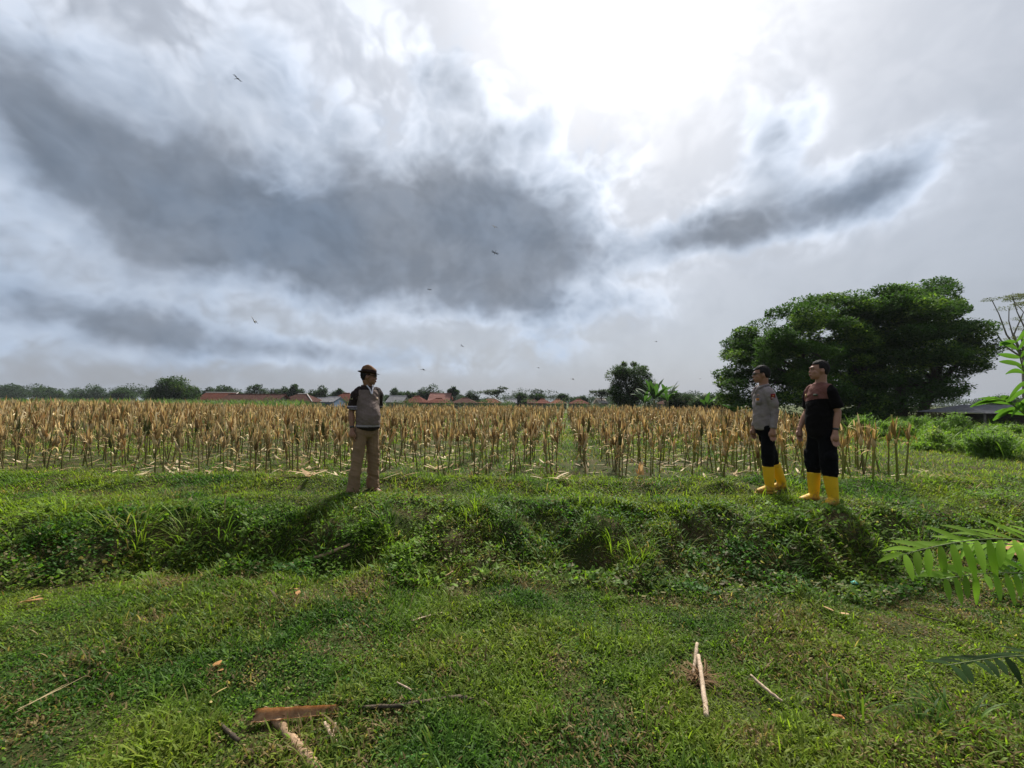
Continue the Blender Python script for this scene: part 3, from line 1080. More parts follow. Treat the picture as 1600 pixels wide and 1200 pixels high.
        bm_obj('sunglasses', bm, M_GLASS, root)
    return root, hm, k


def wr_shirt(co):
    a = fbm(co[:, 0] * 3 + co[:, 1] * 5, co[:, 2] * 9 + co[:, 0] * 6, 1.2, 3, 3) - .5
    b_ = fbm(co[:, 0] * 6 - co[:, 1] * 3, co[:, 2] * 20 - co[:, 0] * 9, 1.0, 8, 3) - .5
    return .028 * a + .013 * b_ + .0035


def wr_trouser(co):
    a = fbm(co[:, 0] * 12, co[:, 2] * 4 + co[:, 1] * 8, 1.0, 5, 3) - .5
    b_ = fbm(co[:, 0] * 8 + co[:, 1] * 8, co[:, 2] * 26 + co[:, 0] * 12, 1.0, 6, 2) - .5
    lowz = np.clip(1 - co[:, 2] / .75, 0, 1)
    return .032 * a + (.012 + .018 * lowz) * b_


def shirt(root, sp, mats, pick, sleeve, hem=.84, be=0.0, loose=.014, boxy=0.0):
    bm = bmesh.new()
    sl = sp.get('slim', .88)
    limb(bm, [((0, -be * .25, hem), .168 * sl + loose, .112 + be * .35), ((0, -be * .35, hem + .07), .170 * sl + loose, .118 + be * .5), ((0, -be * .42, 1.04), .163 * sl + loose + boxy, .114 + be * .6), ((0, -be * .15, 1.18), .168 * sl + loose, .112 + be * .2),
              ((0, .0, 1.29), .175 * sl + loose * .7, .106), ((0, .008, 1.37), .152 * sl + loose * .5, .088), ((0, .012, 1.425), .082, .068)], 28, cap=True)
    for sd_ in (1, -1):
        sh, elb, wrs = [Vector(v) for v in sp['arms'][sd_]]
        e = sh + (elb - sh) * min(1, sleeve)
        L_ = [(Vector((sd_ * .09, .006, 1.395)), .045), (sh + Vector((-sd_ * .03, 0, .004)), .058), (sh + Vector((0, 0, -.03)), .060), ((sh + e) / 2, .056)]
        if sleeve <= 1: L_ += [(e, .060)]
        else:
            f = elb + (wrs - elb) * (sleeve - 1)
            L_ += [(elb, .050), ((elb + f) / 2, .047), (f, .039)]
        limb(bm, L_, 16)
    return fuse('shirt', bm, .0065, 6, mats, root, pick, wr_shirt)


def trousers(root, sp, mats, zlow, radii, waist=.93, pockets=False):
    bm = bmesh.new()
    sl = sp.get('slim', .88)
    limb(bm, [((0, .0, waist), .158 * sl, .108), ((0, .004, waist - .08), .168 * sl, .114), ((0, .004, .80), .165 * sl, .112), ((0, .004, .755), .12 * sl, .085)], 24)
    for sd_ in (1, -1):
        hip, kn, an, toe = [Vector(v) for v in sp['legs'][sd_]]
        an2 = kn + (an - kn) * ((kn.z - zlow) / (kn.z - an.z))
        r1, r2, r3, r4 = radii
        limb(bm, [(hip + Vector((0, 0, .01)), r1), (hip.lerp(kn, .5), (r1 + r2) / 2), (kn, r2), (kn.lerp(an2, .55), r3), (an2, r4)], 18)
        if pockets:
            p_ = hip.lerp(kn, .78) + Vector((sd_ * .055, -.01, 0))
            ball(bm, p_, (.050, .075, .095), 14)
    return fuse('trousers', bm, .0065, 5, mats, root, None, wr_trouser)


def boots(root, sp):
    for sd_ in (1, -1):
        hip, kn, an, toe = [Vector(v) for v in sp['legs'][sd_]]
        f = (toe - an); f.z = 0; f.normalize()
        top = an.lerp(kn, .68)
        bm = bmesh.new()
        limb(bm, [(top, .068, .074), (an.lerp(kn, .35), .062, .068), (Vector((an.x, an.y, .10)), .050, .056), (Vector((an.x, an.y, .045)), .046, .05)], 18)
        a0 = Vector((an.x, an.y, 0))
        limb(bm, [(a0 - f * .045 + Vector((0, 0, .045)), .042), (a0 + f * .05 + Vector((0, 0, .055)), .046, .05), (a0 + f * .12 + Vector((0, 0, .042)), .046, .038), (a0 + f * .175 + Vector((0, 0, .034)), .036, .026)], 14)
        b = fuse('boot', bm, .006, 3, M_YEL, root)
        bm = bmesh.new()
        ang = math.atan2(f.y, f.x)
        mt = Matrix.Translation(a0 + f * .065) @ Matrix.Rotation(ang, 4, 'Z')
        vs = [bm.verts.new(mt @ Vector((.155 * math.cos(t), (.046 + .008 * math.cos(t)) * math.sin(t), .0))) for t in [q * math.pi / 12 for q in range(24)]]
        fc = bm.faces.new(vs)
        r_ = bmesh.ops.extrude_face_region(bm, geom=[fc])
        for v in r_['geom']:
            if isinstance(v, bmesh.types.BMVert): v.co.z += .020
        bmesh.ops.recalc_face_normals(bm, faces=bm.faces)
        bm_obj('sole', bm, M_YELD, b, smooth=False)


def strap_watch(root, wr, elb):
    bm = bmesh.new()
    wr = Vector(wr); d = (Vector(elb) - wr).normalized()
    limb(bm, [(wr + d * .028, .030), (wr + d * .050, .031)], 16)
    w_ = bm_obj('watch', bm, M_WATCH, root)
    return w_


def patch(root, name, c, s, mat, rot=None, lab=None, sub=None):
    bm = bmesh.new(); box(bm, c, s, rot)
    bmesh.ops.bevel(bm, geom=bm.edges[:] , offset=min(s) * .3, segments=2, affect='EDGES')
    o = bm_obj(name, bm, mat, root)
    if lab: o['label'] = lab
    return o


# --- the man in the hat
A1 = {'arms': {-1: ((-.185, .0, 1.36), (-.235, .045, 1.09), (-.235, -.005, .86)), 1: ((.185, .01, 1.36), (.225, .10, 1.10), (.13, .20, .98))},
      'hand_dir': {-1: (.03, -.10, -1), 1: (-.9, .1, -.3)}, 'thumb': {-1: (.1, -1, 0), 1: (0, .3, 1)},
      'legs': {-1: ((-.085, 0, .88), (-.140, -.01, .47), (-.185, .0, .085), (-.225, -.15, .03)), 1: ((.085, 0, .88), (.130, .02, .47), (.165, .06, .085), (.195, -.09, .03))},
      'glasses': True, 'skin': skin('skin_tanned', (.20, .095, .055)), 'fat': 1.08, 'slim': .84, 'lean': 1.0, 'hairline': .2, 'nod': 4, 'head_fwd': -.03, 'head_z': 1.572, 'belly': .04}
p1, hm1, k1 = make_person((570, 771), 571, 44, 98, 'man in a brown hat, sunglasses and grey polo shirt standing alone by the maize', A1)
M_GREY = cloth('grey_knit', (.150, .112, .098)); M_DKBR = cloth('dark_brown_knit', (.022, .014, .013)); M_LILAC = cloth('pale_stripe', (.32, .28, .32)); M_KHAKI = cloth('khaki_twill', (.200, .128, .074))


def pick1(ce):
    x, y, z = ce[:, 0], ce[:, 1], ce[:, 2]
    mi = np.zeros(len(ce))
    sleeve_ = np.abs(x) > .15 + .10 * np.clip(1.36 - z, 0, .1)
    mi[(sleeve_ & (z > 1.1))] = 1
    mi[(z > 1.385)] = 1
    st = (np.abs(x) > .155) & (((z > 1.155) & (z < 1.172)) | ((z > 1.125) & (z < 1.14)))
    mi[st] = 2
    lowb = (z < .925) & (z > .900)
    mi[lowb] = 2
    mi[z < .900] = 1
    return mi


shirt(p1, A1, [M_GREY, M_DKBR, M_LILAC], pick1, .82, .885, .09, .012)
trousers(p1, A1, M_KHAKI, .06, (.090, .074, .074, .086))
M_WHITE = cloth('white_cotton', (.62, .60, .66))
bm = bmesh.new()
limb(bm, [((.045, -.062, 1.445), .010), ((.018, -.100, 1.395), .009), ((.004, -.124, 1.33), .008)], 8)
limb(bm, [((-.045, -.062, 1.445), .010), ((-.018, -.100, 1.395), .009), ((-.004, -.124, 1.33), .008)], 8)
fuse('collar_placket', bm, .004, 1, M_WHITE, p1)
bm = bmesh.new()
ringp = [(Vector((.072 * math.cos(t), .015 + .070 * math.sin(t), 1.432 + .014 * math.sin(t))), .014) for t in [R(-50 + q * 280 / 14) for q in range(15)]]
limb(bm, ringp, 8)
bm_obj('collar', bm, M_DKBR, p1)
patch(p1, 'arm_patch', (-.2215, -.012, 1.285), (.008, .045, .058), simple_mat('patch_gold', (.42, .36, .20), (.25, .24, .16), 60, .7), Matrix.Rotation(R(20), 4, 'Z') @ Matrix.Rotation(R(8), 4, 'Y'), 'pale gold badge on the dark sleeve')
patch(p1, 'chest_badge', (.072, -.122, 1.27), (.040, .006, .034), simple_mat('badge_light', (.45, .35, .28), (.3, .2, .12), 80, .6), Matrix.Rotation(R(22), 4, 'Z'))
strap_watch(p1, A1['arms'][-1][2], A1['arms'][-1][1])
# hat: pinched crown, dark band, brim turned up at the back
bm = bmesh.new()
rings = []
NS = 36
for (r, z) in [(.087, .030), (.0875, .06), (.085, .090), (.081, .112), (.074, .128), (.058, .136), (.032, .129), (.010, .121)]:
    ring = []
    for q in range(NS):
        t = 2 * math.pi * q / NS
        zz = z + (.012 * math.cos(2 * t) if z > .11 else 0) - (.018 * max(0, -math.sin(t)) if z > .12 else 0)
        rr = r * (1 - .10 * max(0, -math.sin(t)) * (z > .11))
        ring.append(bm.verts.new(hm1 @ Vector((rr * math.cos(t) * .93, .012 + rr * 1.12 * math.sin(t), zz))))
    rings.append(ring)
for a, b in zip(rings, rings[1:]):
    for q in range(NS): bm.faces.new((a[q], a[(q + 1) % NS], b[(q + 1) % NS], b[q]))
bm.faces.new(rings[-1])
M_HAT = simple_mat('hat_straw_brown', (.125, .066, .036), (.20, .11, .06), 60, .85, .1, .004)
hat = bm_obj('hat', bm, M_HAT, p1)
bm = bmesh.new(); rings = []
for (r, dz) in [(.086, .0), (.100, .0), (.115, .001), (.128, .006), (.129, .010), (.114, .008), (.100, .008), (.086, .008)]:
    ring = []
    for q in range(NS):
        t = 2 * math.pi * q / NS
        curl = max(0, (r - .1) / .03)
        zz = .034 + dz + curl * (.018 * abs(math.cos(t)) ** 2 - .014 * max(0, -math.sin(t)) + .008 * max(0, math.sin(t)))
        ring.append(bm.verts.new(hm1 @ Vector((r * math.cos(t) * .95, .012 + r * 1.10 * math.sin(t), zz))))
    rings.append(ring)
for a, b in zip(rings, rings[1:] + rings[:1]):
    for q in range(NS): bm.faces.new((a[q], a[(q + 1) % NS], b[(q + 1) % NS], b[q]))
M_HATD = simple_mat('hat_dark', (.022, .013, .010), (.035, .02, .015), 60, .85, .1, .003)
bm_obj('brim', bm, M_HATD, hat)
bm = bmesh.new(); rings = []
for (r, z) in [(.0885, .042), (.0905, .046), (.0890, .078), (.0860, .082)]:
    rings.append([bm.verts.new(hm1 @ Vector((r * math.cos(2 * math.pi * q / NS) * .94, .012 + r * 1.125 * math.sin(2 * math.pi * q / NS), z))) for q in range(NS)])
for a, b in zip(rings, rings[1:]):
    for q in range(NS): bm.faces.new((a[q], a[(q + 1) % NS], b[(q + 1) % NS], b[q]))
bm_obj('hat_band', bm, M_HATD, hat)
# sandal straps and soles
for sd_ in (1, -1):
    hip, kn, an, toe = [Vector(v) for v in A1['legs'][sd_]]
    f = (toe - an); f.z = 0; f.normalize()
    a0 = Vector((an.x, an.y, 0))
    bm = bmesh.new()
    mt = Matrix.Translation(a0 + f * .055) @ Matrix.Rotation(math.atan2(f.y, f.x), 4, 'Z')
    ball(bm, (0, 0, 0), 1, 20, mt @ Matrix.Translation((0, 0, .006)) @ Matrix.Diagonal((.145, .050, .012, 1)))
    limb(bm, [(mt @ Vector((.05, -.048, .015)), .006), (mt @ Vector((.06, -.02, .055)), .008), (mt @ Vector((.06, .02, .055)), .008), (mt @ Vector((.05, .048, .015)), .006)], 8)
    bm_obj('sandal', bm, M_WATCH, p1)

# --- the officer in the grey long-sleeved shirt
A2 = {'arms': {-1: ((-.180, .0, 1.36), (-.215, .03, 1.09), (-.195, -.07, .86)), 1: ((.180, .0, 1.36), (.222, .045, 1.09), (.225, -.005, .86))},
      'hand_dir': {-1: (.03, -.15, -1), 1: (-.02, -.10, -1)}, 'thumb': {-1: (.1, -1, 0), 1: (-.1, -1, 0)},
      'legs': {-1: ((-.085, 0, .88), (-.095, .10, .48), (-.10, .23, .085), (-.12, .08, .03)), 1: ((.085, 0, .88), (.100, -.04, .48), (.105, -.04, .085), (.11, -.195, .03))},
      'glasses': True, 'skin': M_SKIN, 'slim': .77, 'lean': 2.5, 'hair_top': .10, 'nod': 2, 'hairline': .058}
p2, hm2, k2 = make_person((1202, 767), 571, -90, -108, 'man in sunglasses, long-sleeved grey uniform shirt, black trousers and yellow rubber boots', A2, 'men in yellow boots')
M_UNI = cloth('uniform_taupe', (.225, .190, .185)); M_NAVY = cloth('dark_strap', (.03, .028, .05))
shirt(p2, A2, [M_UNI], lambda ce: np.zeros(len(ce)), 1.94, .85, .02, .006)
trousers(p2, A2, M_BLACK, .345, (.086, .074, .066, .058))
boots(p2, A2)
bm = bmesh.new()
limb(bm, [((.012, -.118, 1.34), .010), ((.04, -.095, 1.40), .014), ((.072, -.03, 1.435), .014), ((.060, .05, 1.45), .014), ((0, .082, 1.455), .014), ((-.060, .05, 1.45), .014), ((-.072, -.03, 1.435), .014), ((-.04, -.095, 1.40), .014), ((-.012, -.118, 1.34), .010)], 8)
bm_obj('collar', bm, M_UNI, p2)
M_RED = simple_mat('patch_maroon', (.24, .02, .02), (.10, .012, .012), 40, .8); M_GOLD = simple_mat('patch_orange', (.55, .22, .04), (.30, .10, .02), 60, .7)
M_SILV = simple_mat('silver_pin', (.7, .7, .75), rough=.25, metallic=1.0, bump=0)
ap = patch(p2, 'arm_patch', (.2105, .002, 1.285), (.007, .062, .078), M_RED, Matrix.Rotation(R(6), 4, 'Y'), 'maroon badge with a pale crest on the sleeve')
patch(ap, 'crest', (.2143, -.010, 1.268), (.006, .026, .018), simple_mat('crest_pale', (.50, .40, .38), (.4, .2, .18), 90, .6), Matrix.Rotation(R(6), 4, 'Y'))
patch(ap, 'crest', (.2143, .002, 1.295), (.006, .024, .016), M_GOLD, Matrix.Rotation(R(6), 4, 'Y'))
patch(p2, 'chest_badge', (.07, -.118, 1.255), (.050, .008, .032), M_GOLD, Matrix.Rotation(R(14), 4, 'Z'), 'orange badge on the chest pocket')
patch(p2, 'chest_badge', (.072, -.112, 1.315), (.044, .007, .014), simple_mat('badge_copper', (.5, .28, .2), (.3, .18, .14), 80, .6), Matrix.Rotation(R(14), 4, 'Z'))
patch(p2, 'collar_pin', (.058, -.078, 1.425), (.016, .008, .014), M_SILV)
patch(p2, 'epaulette', (.125, .002, 1.412), (.075, .042, .008), M_NAVY, Matrix.Rotation(R(20), 4, 'Y'))
patch(p2, 'epaulette', (-.125, .002, 1.412), (.075, .042, .008), M_NAVY, Matrix.Rotation(R(-20), 4, 'Y'))
patch(p2, 'chest_pocket', (.07, -.115, 1.225), (.085, .008, .085), M_UNI, Matrix.Rotation(R(14), 4, 'Z'))

# --- the man in the two-tone T-shirt
A3 = {'arms': {-1: ((-.182, .0, 1.36), (-.235, -.01, 1.09), (-.225, -.12, .88)), 1: ((.182, .0, 1.36), (.228, .05, 1.09), (.238, .0, .86))},
      'hand_dir': {-1: (.03, -.15, -1), 1: (-.02, -.08, -1)}, 'thumb': {-1: (.1, -1, 0), 1: (-.1, -1, 0)},
      'legs': {-1: ((-.085, 0, .88), (-.118, -.02, .48), (-.13, -.02, .085), (-.13, -.17, .03)), 1: ((.085, 0, .88), (.115, .0, .48), (.135, .03, .085), (.19, -.11, .03))},
      'eyes': True, 'skin': skin('skin_brown', (.27, .135, .085)), 'hair_top': .07, 'fat': 1.0, 'slim': .81, 'hairline': .062}
p3, hm3, k3 = make_person((1286, 786), 563, -84, -102, 'man in a red-brown and black T-shirt, baggy black trousers and yellow rubber boots', A3, 'men in yellow boots')
M_REDB = cloth('red_brown_jersey', (.150, .062, .050)); M_BLK2 = cloth('black_jersey', (.006, .005, .005), spec=.04)


def pick3(ce):
    x, y, z = ce[:, 0], ce[:, 1], ce[:, 2]
    mi = np.ones(len(ce))
    mi[(z > 1.235 + .015 * np.sin(x * 14)) & (np.abs(x) < .158)] = 0
    return mi


shirt(p3, A3, [M_REDB, M_BLK2], pick3, .80, .80, .035, .016, .0)
trousers(p3, A3, M_BLACK, .335, (.094, .086, .074, .060), pockets=True)
boots(p3, A3)
strap_watch(p3, A3['arms'][1][2], A3['arms'][1][1])
patch(p3, 'chest_logo', (.065, -.120, 1.295), (.050, .006, .026), simple_mat('logo_dark', (.03, .035, .03), (.08, .09, .06), 90, .7), Matrix.Rotation(R(18), 4, 'Z'))
patch(p3, 'chest_badge', (-.075, -.117, 1.29), (.034, .006, .040), simple_mat('badge_yellow', (.42, .30, .12), (.3, .2, .1), 90, .7), Matrix.Rotation(R(-18), 4, 'Z'))


# ------------------------------------------------------------------ trees
def bark_mat(name, a, b):
    return simple_mat(name, a, b, 12, .9, .1, .03, 6)


M_BARK = bark_mat('bark_dark', (.035, .028, .022), (.085, .070, .055))
M_BARKG = bark_mat('bark_grey', (.12, .105, .09), (.22, .20, .17))


def clump_leaves(rg, C_, Rr, n_per, size, ca, cb, cc=None, shell=.35, wide=1.0):
    """leaves over the upper shell of flattened clumps. C_ (m,3), Rr (m,3)"""
    m_ = len(C_)
    idx_ = rg.integers(0, m_, n_per * m_) if True else None
    nn = len(idx_)
    d = rg.normal(0, 1, (nn, 3)); d /= np.linalg.norm(d, axis=1)[:, None]
    rad = (1 - shell * rg.random(nn) ** 1.5)
    rad = np.where(rg.random(nn) < .06, rad * 1.12, rad)
    P_ = C_[idx_] + d * Rr[idx_] * rad[:, None]
    P_ = P_ + rg.normal(0, size * .25, (nn, 3))
    t = rg.random(m_)[idx_] * .6 + rg.random(nn) * .4
    col = blend(ca, cb, t)
    if cc is not None:
        w = (rg.random(m_) < .22)[idx_] & (rg.random(nn) < .6)
        col[w] = np.array(cc) * (.8 + .4 * rg.random(w.sum()))[:, None]
    col *= (.75 + .5 * rg.random(nn))[:, None]
    L = size * (.6 + .8 * rg.random(nn))
    return leaflets(P_, rg.random(nn) * 6.283, L, L * (.4 + .25 * rg.random(nn)), .6 + 1.5 * rg.random(nn), col)


def trunk_mesh(base, forks, mat, name, parent, r0, r1=.03, wob=.12, rg=None, stem_top=None):
    bm = bmesh.new()
    rg = rg or np.random.default_rng(1)
    st = Vector(stem_top) if stem_top is not None else None
    if st is not None:
        b = Vector(base)
        limb(bm, [(b + Vector((0, 0, -.3)), r0 * 1.35), (b + (st - b) * .12, r0 * 1.05), (b + (st - b) * .5 + Vector((rg.normal(0, wob), rg.normal(0, wob), 0)) * .4, r0 * .9), (st, r0 * .8)], 10)
    for f in forks:
        f = Vector(f)
        a = st if st is not None else Vector(base)
        v = f - a
        m1 = a + v * .35 + Vector((rg.normal(0, wob), rg.normal(0, wob), rg.normal(0, wob * .5) + v.length * .06))
        m2 = a + v * .7 + Vector((rg.normal(0, wob), rg.normal(0, wob), v.length * .05))
        limb(bm, [(a - v * .02, r0 * .55), (m1, r0 * .38), (m2, r0 * .22), (f, r1)], 7)
    return bm_obj(name, bm, mat, parent)


def in_poly(x, y, poly):
    c_ = False
    j = len(poly) - 1
    for i in range(len(poly)):
        if (poly[i][1] > y) != (poly[j][1] > y) and x < (poly[j][0] - poly[i][0]) * (y - poly[i][1]) / (poly[j][1] - poly[i][1]) + poly[i][0]: c_ = not c_
        j = i
    return c_


def poly_tree(name, label, poly, depth, half, n_cl, rx, rz, n_per, leaf, cols, base_px, r0, seed, group=None, trunks=1, cat='tree', mat=None, bark=None, stem_h=.25, nforks=16, shell=.35, extra=()):
    """a tree whose outline was measured in the photo; clumps fill a real, rounded volume"""
    rg = np.random.default_rng(seed)
    xs_ = [p[0] for p in poly]; ys_ = [p[1] for p in poly]
    cx = (min(xs_) + max(xs_)) / 2; wx = (max(xs_) - min(xs_)) / 2
    pts, rad = [], []
    tries = 0
    while len(pts) < n_cl and tries < 20000:
        tries += 1
        px = rg.uniform(min(xs_), max(xs_)); py = rg.uniform(min(ys_), max(ys_))
        if not in_poly(px, py, poly): continue
        q = math.sqrt(max(.05, 1 - ((px - cx) / wx) ** 2))
        dd = depth + rg.uniform(-1, 1) * half * q
        p = at_depth(px, py, dd)
        s_ = .7 + .6 * rg.random()
        # keep it inside the outline measured at the trunk's distance
        r_x, r_z = rx * s_, rz * s_
        sg = 1 if px > cx else -1
        if not in_poly(px, py - r_z * .35 * F_PX / depth, poly) or not in_poly(px + sg * r_x * .5 * F_PX / depth, py, poly): continue
        pts.append((p.x, p.y, p.z)); rad.append((r_x, r_x, r_z))
    for px, py, dd, a, b in extra:
        p = at_depth(px, py, depth); pts.append((p.x, p.y + dd, p.z)); rad.append((a, a, b))
    C_ = np.array(pts); Rr = np.array(rad)
    bp = at_depth(*base_px, depth)
    bz = hz(bp.x, depth)
    o = empty(name, (bp.x, depth, bz))
    tag(o, label, cat, group)
    off = np.array((bp.x, depth, bz))
    v, f, s_, c_ = clump_leaves(rg, C_ - off, Rr, n_per, leaf, *cols, shell=shell)
    link('crown', np_mesh('crown', v, f, s_, c_), mat or M_CROWN, o)
    order = rg.permutation(len(C_))[:nforks]
    H = C_[:, 2].max() - bz
    for k in range(trunks):
        ox = (k - (trunks - 1) / 2) * r0 * 5 + (rg.normal(0, r0) if trunks > 1 else 0); oy = rg.normal(0, r0 * 1.5) if trunks > 1 else 0
        forks = [tuple(C_[i] - off) for i in order[k::trunks]]
        trunk_mesh((ox, oy, 0), forks, bark or M_BARK, 'trunk', o, r0 * (1 if k == 0 else .8), wob=H * .02, rg=rg, stem_top=(ox * 1.6 + rg.normal(0, r0), oy * 1.4, H * stem_h))
    return o


DG = ((.030, .070, .016), (.065, .128, .024), (.14, .22, .038))
POLY_L = [(1117, 600), (1128, 588), (1134, 560), (1140, 540), (1150, 517), (1180, 500), (1215, 483), (1250, 470), (1290, 466), (1322, 457), (1350, 455), (1380, 490), (1385, 560), (1385, 650), (1330, 655), (1260, 640), (1200, 640), (1160, 645), (1130, 630)]
POLY_R = [(1335, 478), (1352, 452), (1376, 449), (1400, 446), (1430, 434), (1470, 437), (1490, 448), (1484, 468), (1508, 480), (1520, 492), (1538, 499), (1548, 520), (1553, 545), (1545, 570), (1534, 592), (1510, 612), (1495, 622), (1470, 620), (1440, 640), (1380, 655), (1340, 650), (1330, 560)]
poly_tree('shade_tree', 'broad dark green shade tree behind the two men in yellow boots', POLY_L, 27, 4.4, 230, .85, .42, 480, .17, DG, (1322, 650), .30, 5, trunks=2, stem_h=.22, nforks=22,
          extra=[(1126, 600, -.5, .6, .35), (1132, 585, .3, .6, .35), (1138, 615, 0, .7, .4), (1150, 628, .5, .8, .4), (1140, 555, 0, .6, .4), (1150, 535, .4, .7, .4), (1170, 632, -.5, .8, .4), (1160, 520, -.3, .7, .35)])
poly_tree('shade_tree', 'tallest wide-spreading dark tree with tiered branches, right of the two men', POLY_R, 28.5, 4.6, 230, .90, .40, 500, .17, DG, (1408, 655), .38, 6, trunks=3, stem_h=.25, nforks=26)

# pale-barked flat-topped tree at the right edge
poly = [(1536, 478), (1545, 466), (1575, 460), (1640, 455), (1660, 470), (1640, 482), (1560, 482)]
p2_ = [(1560, 500), (1600, 490), (1660, 495), (1650, 512), (1590, 515)]
o = poly_tree('flat_topped_tree', 'thin-leaved flat-topped tree with bare curving limbs behind the tallest tree', poly, 36, 2.2, 12, .75, .13, 240, .11, ((.07, .09, .04), (.12, .13, .055), None), (1600, 640), .16, 8, stem_h=.5, nforks=10, bark=M_BARKG,
              extra=[(1565, 505, .5, .8, .2), (1585, 500, -.6, .7, .18), (1605, 512, .2, .9, .2), (1550, 522, .3, .6, .16), (1578, 530, -.4, .7, .18), (1598, 542, .6, .8, .2), (1540, 508, 0, .5, .15), (1620, 530, 0, .9, .2)])

# airy bushy tree in the middle distance
poly = [(944, 596), (952, 584), (965, 574), (985, 578), (1003, 572), (1018, 582), (1026, 598), (1028, 620), (1020, 640), (960, 640), (950, 615)]
poly_tree('bushy_tree', 'mid-sized airy green tree beside the banana plants', poly, 48, 2.6, 70, .75, .6, 330, .20, ((.022, .050, .016), (.045, .080, .024), (.08, .12, .03)), (990, 640), .16, 9, stem_h=.2, nforks=22,
          extra=[(975, 570, 0, .35, .3), (992, 569, .4, .3, .3), (968, 576, .4, .4, .3)])
# round tree at the left by the long roofs
poly = [(230, 612), (238, 602), (252, 592), (264, 588), (280, 590), (290, 598), (305, 604), (312, 614), (306, 628), (236, 628)]
poly_tree('round_tree', 'dense round dark tree at the left, beside the long tiled roof', poly, 78, 3.6, 60, 1.3, .9, 330, .34, ((.020, .045, .014), (.042, .078, .020), (.07, .10, .025)), (265, 630), .3, 12, nforks=12)

# individual trees along the village
FAR = [
    # x, top y, half width px, distance, kind, label
    (355, 604, 26, 120, 0, 'low wide tree behind the long tiled roofs'), (400, 601, 22, 115, 0, 'dark domed tree behind the middle of the long roof'), (437, 602, 18, 112, 0, 'domed tree behind the roof ridge with a pale edge'),
    (463, 601, 14, 110, 1, 'small loose tree behind the dark hipped roof'), (497, 597, 17, 105, 1, 'taller loose tree left of the man in the hat'), (528, 604, 16, 110, 0, 'low tree behind the red roof left of the hat'),
    (618, 607, 16, 100, 0, 'low tree above the grey tin roof'), (640, 610, 14, 104, 1, 'small tree behind the first red hipped roof'), (672, 603, 26, 112, 0, 'broad domed tree behind the pink gabled house'),
    (709, 606, 9, 96, 2, 'small round lollipop tree beside the pink gable'), (735, 613, 18, 105, 0, 'low tree right of the lollipop tree'), (815, 616, 12, 104, 1, 'dark pointed tree left of the red hipped roofs'), (838, 617, 16, 100, 0, 'dark low tree behind the red hipped roof'),
    (880, 617, 8, 110, 2, 'tiny round tree above the brown roofs'), (905, 620, 18, 104, 0, 'low tree behind the last red roof'), (1045, 612, 22, 90, 0, 'low tree behind the big banana clump'), (1078, 617, 24, 80, 0, 'shrubby tree left of the small banana plant'),
    (1120, 615, 22, 70, 0, 'tree low beside the foot of the shade tree'), (20, 601, 30, 170, 0, 'long low tree at the far left edge'), (75, 606, 26, 165, 0, 'low tree in the far left line'), (140, 604, 34, 150, 0, 'largest mound-shaped tree of the far left line'),
    (193, 606, 20, 140, 1, 'pointed bushy tree left of the round dark tree'), (325, 606, 18, 130, 0, 'low tree right of the round dark tree'),
    (1058, 616, 26, 46, 0, 'dark bushy tree close behind the banana plants'), (1100, 623, 24, 44, 0, 'low dark tree behind the small lone banana plant'), (1138, 612, 20, 36, 0, 'dark tree touching the edge of the shade tree'),
    (1575, 622, 34, 60, 0, 'green tree behind the grey-roofed hut'),
]
for k, (px, ty, hw, dist, kind, lab) in enumerate(FAR):
    hor = 628.5 + (px - 800) * .0061
    base = hor + 6
    h_ = base - ty
    if kind == 2: poly = [(px - hw, ty + hw * .7), (px - hw * .7, ty + 2), (px, ty), (px + hw * .7, ty + 2), (px + hw, ty + hw * .7), (px + hw * .6, ty + hw * 1.15), (px - hw * .6, ty + hw * 1.15)]
    else:
        rgk = np.random.default_rng(k + 50)
        poly = [(px - hw, base)] + [(px - hw * math.cos(t), base - h_ * (math.sin(t) ** (.7 if kind == 0 else 1.1)) * (.82 + .3 * rgk.random()) * .97) for t in [q * math.pi / 9 for q in range(1, 9)]] + [(px + hw, base)]
    s_ = dist / F_PX
    poly_tree('village_tree', lab, poly, dist, hw * s_ * .7, 34 if kind != 2 else 16, hw * s_ * .26, hw * s_ * .17 + .3, 260, .010 * dist * .36, ((.018, .040, .015), (.038, .070, .022), None), (px, base), .2, 60 + k, 'trees along the village', nforks=4, stem_h=.3)

# flat umbrella trees on the skyline
for px, lab, tiers, dist in [(775, 'flat umbrella-shaped tree on the skyline above the orange roofs', [(757, 613, 11), (770, 611, 13), (786, 607, 8), (779, 612, 10), (768, 615, 12)], 100),
                             (940, 'flat-topped pale tree left of the airy tree', [(930, 613, 9), (945, 611, 12), (955, 615, 10), (938, 618, 12)], 90)]:
    s_ = dist / F_PX
    ex = [(a, b, 0, c * s_, .22) for a, b, c in tiers]
    poly_tree('umbrella_tree', lab, [(0, 0), (0, 0), (0, 0)] if False else [(px - 6, 612), (px + 6, 612), (px + 4, 616), (px - 4, 616)], dist, .6, 2, .6, .15, 260, .38, ((.030, .050, .026), (.055, .075, .038), None), (px, 634), .16, 90 + px, 'flat umbrella trees on the skyline', extra=ex, stem_h=.55, nforks=7)

